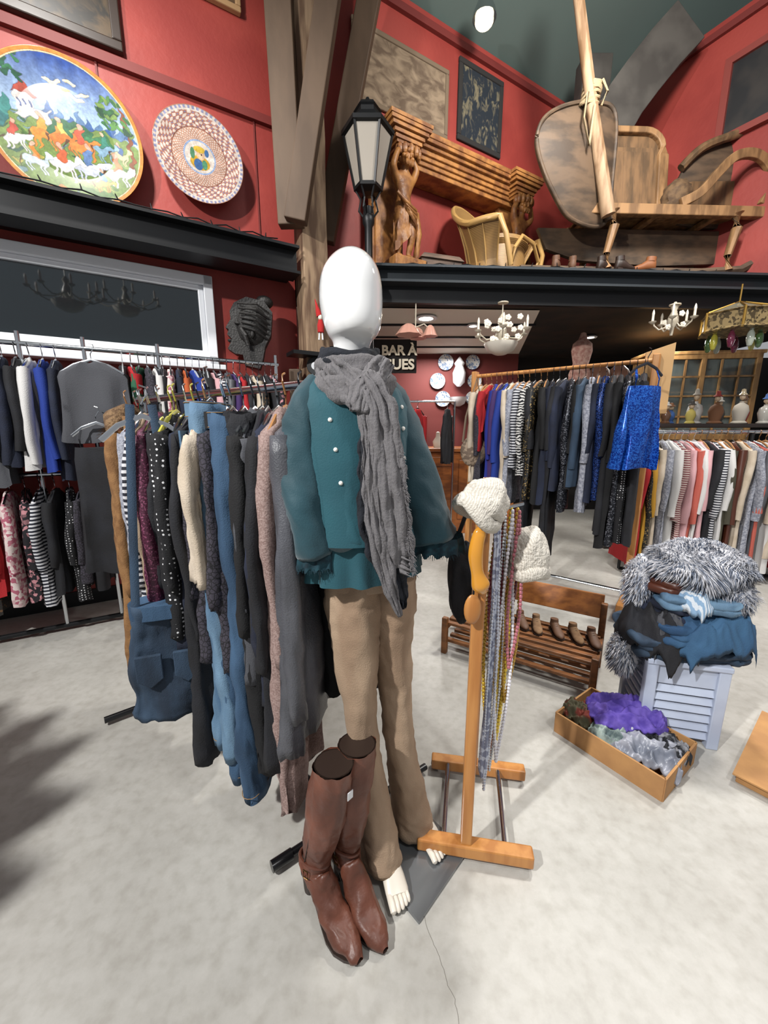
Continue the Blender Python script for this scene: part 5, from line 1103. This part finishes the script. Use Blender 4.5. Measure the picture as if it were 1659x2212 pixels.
# =====================================================  BACK OF SHOP
def text(s,loc,size,mat,label):
    cu=bpy.data.curves.new('t','FONT'); cu.body=s; cu.size=size; cu.extrude=.012; cu.offset=.005; o=bpy.data.objects.new('t',cu); sc.collection.objects.link(o)
    dg=bpy.context.evaluated_depsgraph_get(); me=bpy.data.meshes.new_from_object(o.evaluated_get(dg)); bpy.data.objects.remove(o)
    return O('sign_letters',None,mat,mesh=me,label=label,cat='sign',loc=loc,rot=(math.pi/2,0,0))
lt=M('sign_cream','#efe6cf',rough=.5)
text('BAR À',(-.03,4.96,2.26),.15,lt,'cream letters reading BAR À')
text('BAGUES',(-.22,4.96,2.10),.16,lt,'cream letters reading BAGUES')
O('sign_board',MB().box((.06,5.0,2.25),(.66,.03,.38)),M('signb','#17100f',rough=.8),label='dark hanging board behind cream letters',cat='sign',smooth=False)
pw=M('plate_w','#b8b8b5','#4a6488','cell',60,rough=.3,lo=.6,hi=.8)
for (x,z,r_) in ((.96,2.42,.12),(.84,2.14,.12),(.93,1.87,.12),(1.38,2.42,.11),(1.42,2.14,.11),(1.4,1.88,.11)):
    O('decorative_plate',MB().lathe([(r_*.4,-.01),(r_,.02),(r_*.98,.026),(r_*.6,.008),(.001,.006)],28,T=Matrix.Rotation(math.pi/2,4,'X')),pw,label='small blue and white ceramic plate on dark red wall',cat='plate',group='small wall plates',loc=(x,6.48,z))
e=E('wall_fountain','white ceramic wall fountain with bowl','fountain',(1.16,6.38,2.05))
O('urn',MB().lathe([(.03,0),(.09,.06),(.10,.2),(.06,.3),(.08,.34),(.02,.42),(.001,.44)],20),wpaint,parent=e)
O('bowl',MB().lathe([(.03,-.3),(.1,-.26),(.13,-.18),(.14,-.16),(.12,-.16)],20),wpaint,parent=e)
e=E('wooden_counter','orange-brown wooden shop counter with panelled front','counter',(1.15,5.5,0))
cw=M('counterw','#9c5c2c','#724020','noise',5,rough=.35,st=(1,1,3))
O('body',MB().box((0,0,.55),(1.2,.55,1.1)),cw,parent=e,smooth=False,bev=.01)
O('top',MB().box((0,0,1.13),(1.3,.62,.05)),cw,parent=e,smooth=False,bev=.01)
for x in (-.4,0,.4): O('panel',MB().box((x,-.28,.6),(.32,.02,.8)),cw,parent=e,smooth=False,bev=.01)
O('drawer',MB().box((-.4,-.295,.98),(.3,.02,.12)),cw,parent=e,smooth=False,bev=.006)
for x,h in ((.72,.2),(.86,.16)):
    O('necklace_bust',MB().lathe([(.05,0),(.06,.02),(.07,.08),(.03,.14),(.025,h),(.001,h+.01)],16,sq=(1,.5)),cream,label='small cream jewellery display bust on counter',cat='display bust',loc=(x,5.35,1.156))
O('clothes_rail',MB().tube([(.2,4.6,1.7),(.8,4.6,1.7)],.012,8).tube([(.2,4.6,.0),(.2,4.6,1.7)],.012,8).tube([(.8,4.6,.0),(.8,4.6,1.7)],.012,8),chrome,label='slim chrome clothes rail near counter',cat='clothes rail')
garment('coat','red',(.28,4.6,1.7),.6,W=.22,L_=.8,T=.05,hm='wood',label='red coat hanging near the counter')
garment('dress','red',(.38,4.6,1.7),1.0,W=.18,L_=.7,T=.03,hm='wire',label='red dress hanging near the counter')
garment('dress','black',(.72,4.6,1.7),1.2,W=.14,L_=.6,T=.03,hm='wire',label='black dress hanging near the counter')
for x,y,w in ((.44,4.45,.1),(1.0,4.75,.055),(2.6,5.3,.06),(-.2,5.6,.07)):
    e=E('ceiling_light','round recessed ceiling light glowing white','ceiling light',(x,y,2.53))
    O('rim',MB().lathe([(w,.015),(w+.02,.0),(w+.01,-.01),(w,-.005)],24),wpaint,parent=e)
    O('diffuser',MB().lathe([(w,-.004),(.001,-.008)],24),M('white_e','#fff4e0',emit=12),parent=e)
e=E('display_cabinet','light oak display cabinet with glazed doors','cabinet',(3.95,5.3,0),rz=-.15)
oak=M('oak','#a07a4a','#86623a','noise',6,rough=.45,st=(3,3,.6))
mb=MB()
for x in (-.6,0,.6): mb.box((x,-.2,1.15),(.06,.05,2.3))
for z in (.05,.9,1.3,2.27): mb.box((0,-.2,z),(1.26,.05,.07))
mb.box((0,.2,1.15),(1.26,.02,2.3)); mb.box((-.62,0,1.15),(.02,.4,2.3)); mb.box((.62,0,1.15),(.02,.4,2.3)); mb.box((0,0,2.31),(1.32,.46,.04))
O('body',mb,oak,parent=e,smooth=False,bev=.005)
for x in (-.3,.3):
    mb=MB()
    for z in (1.55,1.8,2.03): mb.box((x,-.215,z),(.54,.02,.02))
    for dx in (-.1,.1): mb.box((x+dx,-.215,1.78),(.02,.02,.9))
    O('door',mb,oak,parent=e,smooth=False)
O('glass',MB().box((0,-.19,1.8),(1.2,.004,.95)),M('cab_glass','#7d8a88',rough=.05,alpha=.3),parent=e,smooth=False)
for z in (1.55,1.85): O('shelf',MB().box((0,0,z),(1.2,.36,.015)),oak,parent=e,smooth=False)
e=E('display_table','long dark display table behind clothes rack','table',(3.7,4.35,0)); dtab=M('dtab','#2a211d',rough=.3)
O('top',MB().box((0,0,1.43),(2.3,.45,.04)),dtab,parent=e,smooth=False,bev=.005)
for x in (-1.05,1.05):
    for y in (-.18,.18): O('leg',MB().box((x,y,.7),(.06,.06,1.41)),dtab,parent=e,smooth=False)
cers=[('#aaa69e','white'),('#94866c','beige'),('#5a3e2c','brown'),('#34548a','blue'),('#a3944c','yellow'),('#b8b4ae','white'),('#704a30','brown'),('#3a3632','dark'),('#a39c90','cream'),('#86302a','red')]
for i in range(16):
    hc,cn=cers[i%10]; x=2.72+.13*i; y=4.28+.12*(i%2); k=U(.8,1.5)
    e=E('ceramic_figurine','%s glazed ceramic figurine on display table'%cn,'figurine',(x,y,1.45),rz=U(-1,1),group='ceramic figurines')
    O('body',MB().lathe([(.045*k,0),(.05*k,.01),(.035*k,.03),(.05*k,.09*k),(.04*k,.13*k),(.018,.15*k),(.02,.16*k)],16),M('cer_%d'%(i%10),hc,rough=.2,coat=.4),parent=e)
    O('head',MB().ell((0,0,.19*k),(.026,.026,.03),12,8),M('cerh','#b59f84',rough=.3),parent=e)
    O('hat',MB().lathe([(.04,.205*k),(.035,.212*k),(.022,.22*k),(.018,.245*k),(.001,.25*k)],12),M('cer_%d'%((i+3)%10),cers[(i+3)%10][0]),parent=e)
e=E('dress_form','pale pink lace dress form on a shelf','dress form',(2.32,4.9,1.95))
O('torso',MB().lathe([(.001,0),(.12,.0),(.13,.08),(.09,.2),(.12,.34),(.11,.42),(.05,.47),(.03,.54),(.001,.55)],24,sq=(1,.65)),fabric('f_lacep','#a57468','#c09c8c',scl=30),parent=e)
O('stand',MB().lathe([(.015,-.4),(.015,0)],10),gold,parent=e)
O('wall_shelf',MB().box((2.6,4.95,1.53),(1.0,.35,.04)),dtab,label='dark wooden shelf holding dress form and lamps',cat='shelf',smooth=False)
for i,x in enumerate((2.55,2.78)):
    e=E('table_lamp','antique lamp with fluted glass shade','lamp',(x,4.9,1.55))
    O('base',MB().lathe([(.07,0),(.06,.03),(.02,.06),(.03,.2),(.015,.4)],14),gold,parent=e); O('lamp_shade',MB().lathe([(.12,.38),(.14,.42),(.11,.52),(.05,.58),(.04,.6)],24,ribs=6,ra=.08),M('shade_br','#6a4a3c',rough=.4),parent=e)
mb=MB(); P=[(.55*math.cos(math.radians(a)),.45*math.sin(math.radians(a))) for a in range(0,181,12)]
mb.prism([(-.55,-.9)]+P[::-1]+[(.55,-.9)],.04); O('window_2',mb,M('pale_win','#8a9498',rough=.3),kind='structure',loc=(5.2,6.82,1.75),smooth=False)
# ---------------- chandeliers
def candle_arm(mb,a,r_,z0,drop,rise,th=.007,c=(0,0)):
    ca,sa=math.cos(a),math.sin(a); mb.tube([(c[0]+ca*q*r_,c[1]+sa*q*r_,z) for q,z in ((.08,z0),(.35,z0-drop*.8),(.65,z0-drop),(.9,z0-drop*.5),(1,z0+rise))],th,6)
def chand(label,loc,r_,n,zt,mat,drop=.08,bowl=True,flowers=14):
    e=E('chandelier',label,'chandelier',loc)
    O('stem',MB().tube([(0,0,zt),(0,0,.12)],.006,6).lathe([(.01,.2),(.035,.16),(.02,.12),(.045,.06),(.05,.02),(.02,-.03),(.012,-.1)],14).lathe([(.05,zt-.01),(.05,zt),(.01,zt)],12),mat,parent=e)
    for k in range(n):
        a=2*math.pi*k/n+.3; mb=MB(); candle_arm(mb,a,r_,.04,drop,.02); c=(math.cos(a)*r_,math.sin(a)*r_)
        mb.lathe([(.008,.015),(.03,.03),(.034,.04)],10,(c[0],c[1],0)); O('arm',mb,mat,parent=e)
        O('candle',MB().lathe([(.011,.035),(.011,.1),(.013,.11),(.008,.135),(.001,.15)],8,(c[0],c[1],0)),cream,parent=e)
    if bowl: O('glass_bowl',MB().lathe([(.001,-.17),(.05,-.165),(.12,-.13),(.15,-.08),(.155,-.06),(.14,-.07)],28,ribs=7,ra=.03),M('alab','#cfc9bc',rough=.3),parent=e)
    rr=random.Random(3)
    for k in range(flowers):
        a=rr.uniform(0,6.28); q=rr.uniform(.02,r_*.75); c=Vector((q*math.cos(a),q*math.sin(a),rr.uniform(-.05,.16))); mb=MB()
        mb.ell(c,(.012,.012,.012),8,5)
        for j in range(5): mb.ell(c+Vector((.016*math.cos(j*1.257),.004*math.sin(j),.016*math.sin(j*1.257))),(.014,.007,.014),8,5)
        O('flower',mb,cream,parent=e)
cw_=M('chand_w','#b5ac9a',rough=.4)
chand('white floral chandelier with candle arms and alabaster bowl',(1.12,4.02,2.26),.25,6,.30,cw_,flowers=24)
chand('small white chandelier with candle arms',(2.78,4.08,2.38),.17,5,.18,cw_,bowl=False,flowers=6)
chand('cream chandelier with candle arms hanging high over the shop',(-.6,.9,3.0),.38,8,1.2,cw_,flowers=0)
chand('cream chandelier with candle arms hanging high over the shop',(-1.35,1.1,2.85),.34,8,1.2,cw_,flowers=0)
e=E('pendant_lamp','small chandelier with frilled pink glass shades','lamp',(.30,4.02,2.30))
O('stem',MB().tube([(0,0,.25),(0,0,.05)],.006,6).tube([(-.14,0,.02),(-.08,0,.07),(0,0,.04),(.08,0,.07),(.14,0,.02)],.006,6),cw_,parent=e)
for x,y,k in ((-.07,-.05,1.2),(.14,0,.7),(.03,.1,.8)): O('lamp_shade',MB().lathe([(.02*k,.04),(.05*k,.02),(.08*k,-.03),(.1*k,-.06),(.095*k,-.06)],32,(x,y,.02),ribs=8,ra=.06),M('pinkg','#b98a7a',rough=.3),parent=e)
e=E('chandelier','brass filigree lantern chandelier with coloured glass drops','chandelier',(3.2,3.85,2.3),scale=(.88,.88,1))
O('chain',MB().tube([(0,0,.36),(0,0,.2)],.008,6).tube([(0,0,.22),(.27,0,.12)],.004,5).tube([(0,0,.22),(-.27,0,.12)],.004,5).tube([(0,0,.22),(0,-.27,.12)],.004,5),gold,parent=e)
O('band',MB().lathe([(.29,.12),(.32,.11),(.30,.1),(.30,-.02),(.33,-.04),(.29,-.05)],6),M('filig','#93805a','#4a3f2c','cell',45,rough=.4,metal=.5),parent=e,smooth=False)
O('glass_shade',MB().lathe([(.05,.2),(.16,.16),(.28,.12)],6),M('cone_g','#6f6d60',rough=.3,alpha=.7),parent=e,smooth=False)
mb=MB()
for k in range(6):
    a=2*math.pi*k/6; mb.tube([(.31*math.cos(a),.31*math.sin(a),-.05),(.31*math.cos(a),.31*math.sin(a),.12)],.012,6); mb.tube([(.3*math.cos(a),.3*math.sin(a),.12),(.05*math.cos(a),.05*math.sin(a),.2)],.008,6)
O('rib',mb,gold,parent=e)
for k in range(8):
    a=2*math.pi*k/8; nm=('#a8a23c','#6a2840','#a8b0a4','#4a683c')[k%4]
    O('glass_drop',MB().lathe([(.001,-.2),(.02,-.19),(.035,-.14),(.03,-.09),(.015,-.06),(.02,-.05)],12,(.2*math.cos(a),.2*math.sin(a),0)),M('gd%d'%(k%4),nm,rough=.1,alpha=.75,coat=.5),parent=e)
# ---------------- lights
def area(loc,e_,size,tgt=None,col=(1,.97,.92),spread=180):
    l=bpy.data.lights.new('L','AREA'); l.energy=e_; l.size=size; l.color=col; l.spread=math.radians(spread); o=bpy.data.objects.new('ceiling_lamp_light',l); sc.collection.objects.link(o); o.location=loc
    d=(Vector(tgt)-Vector(loc)) if tgt else Vector((0,0,-1)); o.rotation_euler=d.to_track_quat('-Z','Y').to_euler(); 
    return o
area((1.6,2.6,4.9),30,.3,(1.2,1.8,0),spread=80)
area((-2.6,-1.1,4.0),290,.14,(0,1.3,.7),(1,.99,.97))
area((1.4,-.6,3.9),13,.4,(1.1,2.0,.6),(1,.99,.98),spread=75)
area((-1.6,1.6,4.7),34,.2,(-1.5,3.4,2.9),spread=95)
area((1.5,2.2,4.6),85,.5,(1.8,4.6,3.8),spread=130)
area((.8,5.9,2.48),48,.4); area((3.4,5.2,2.48),28,.5); area((3.2,2.5,4.5),58,.5,(2.8,3.0,.6),spread=110)
w=bpy.data.worlds.new('W'); sc.world=w; w.use_nodes=True; w.node_tree.nodes['Background'].inputs[0].default_value=(.92,.95,1,1); w.node_tree.nodes['Background'].inputs[1].default_value=.36
# ---------------- camera
cam=bpy.data.cameras.new('Camera'); co=bpy.data.objects.new('Camera',cam); sc.collection.objects.link(co); sc.camera=co
co.location=(0,0,HC); co.rotation_euler=(math.radians(90-11.7),0,0); cam.sensor_width=36; cam.sensor_fit='AUTO'; cam.lens=36*850/2212; cam.clip_start=.02
sc.view_settings.view_transform='Standard'; sc.view_settings.exposure=0
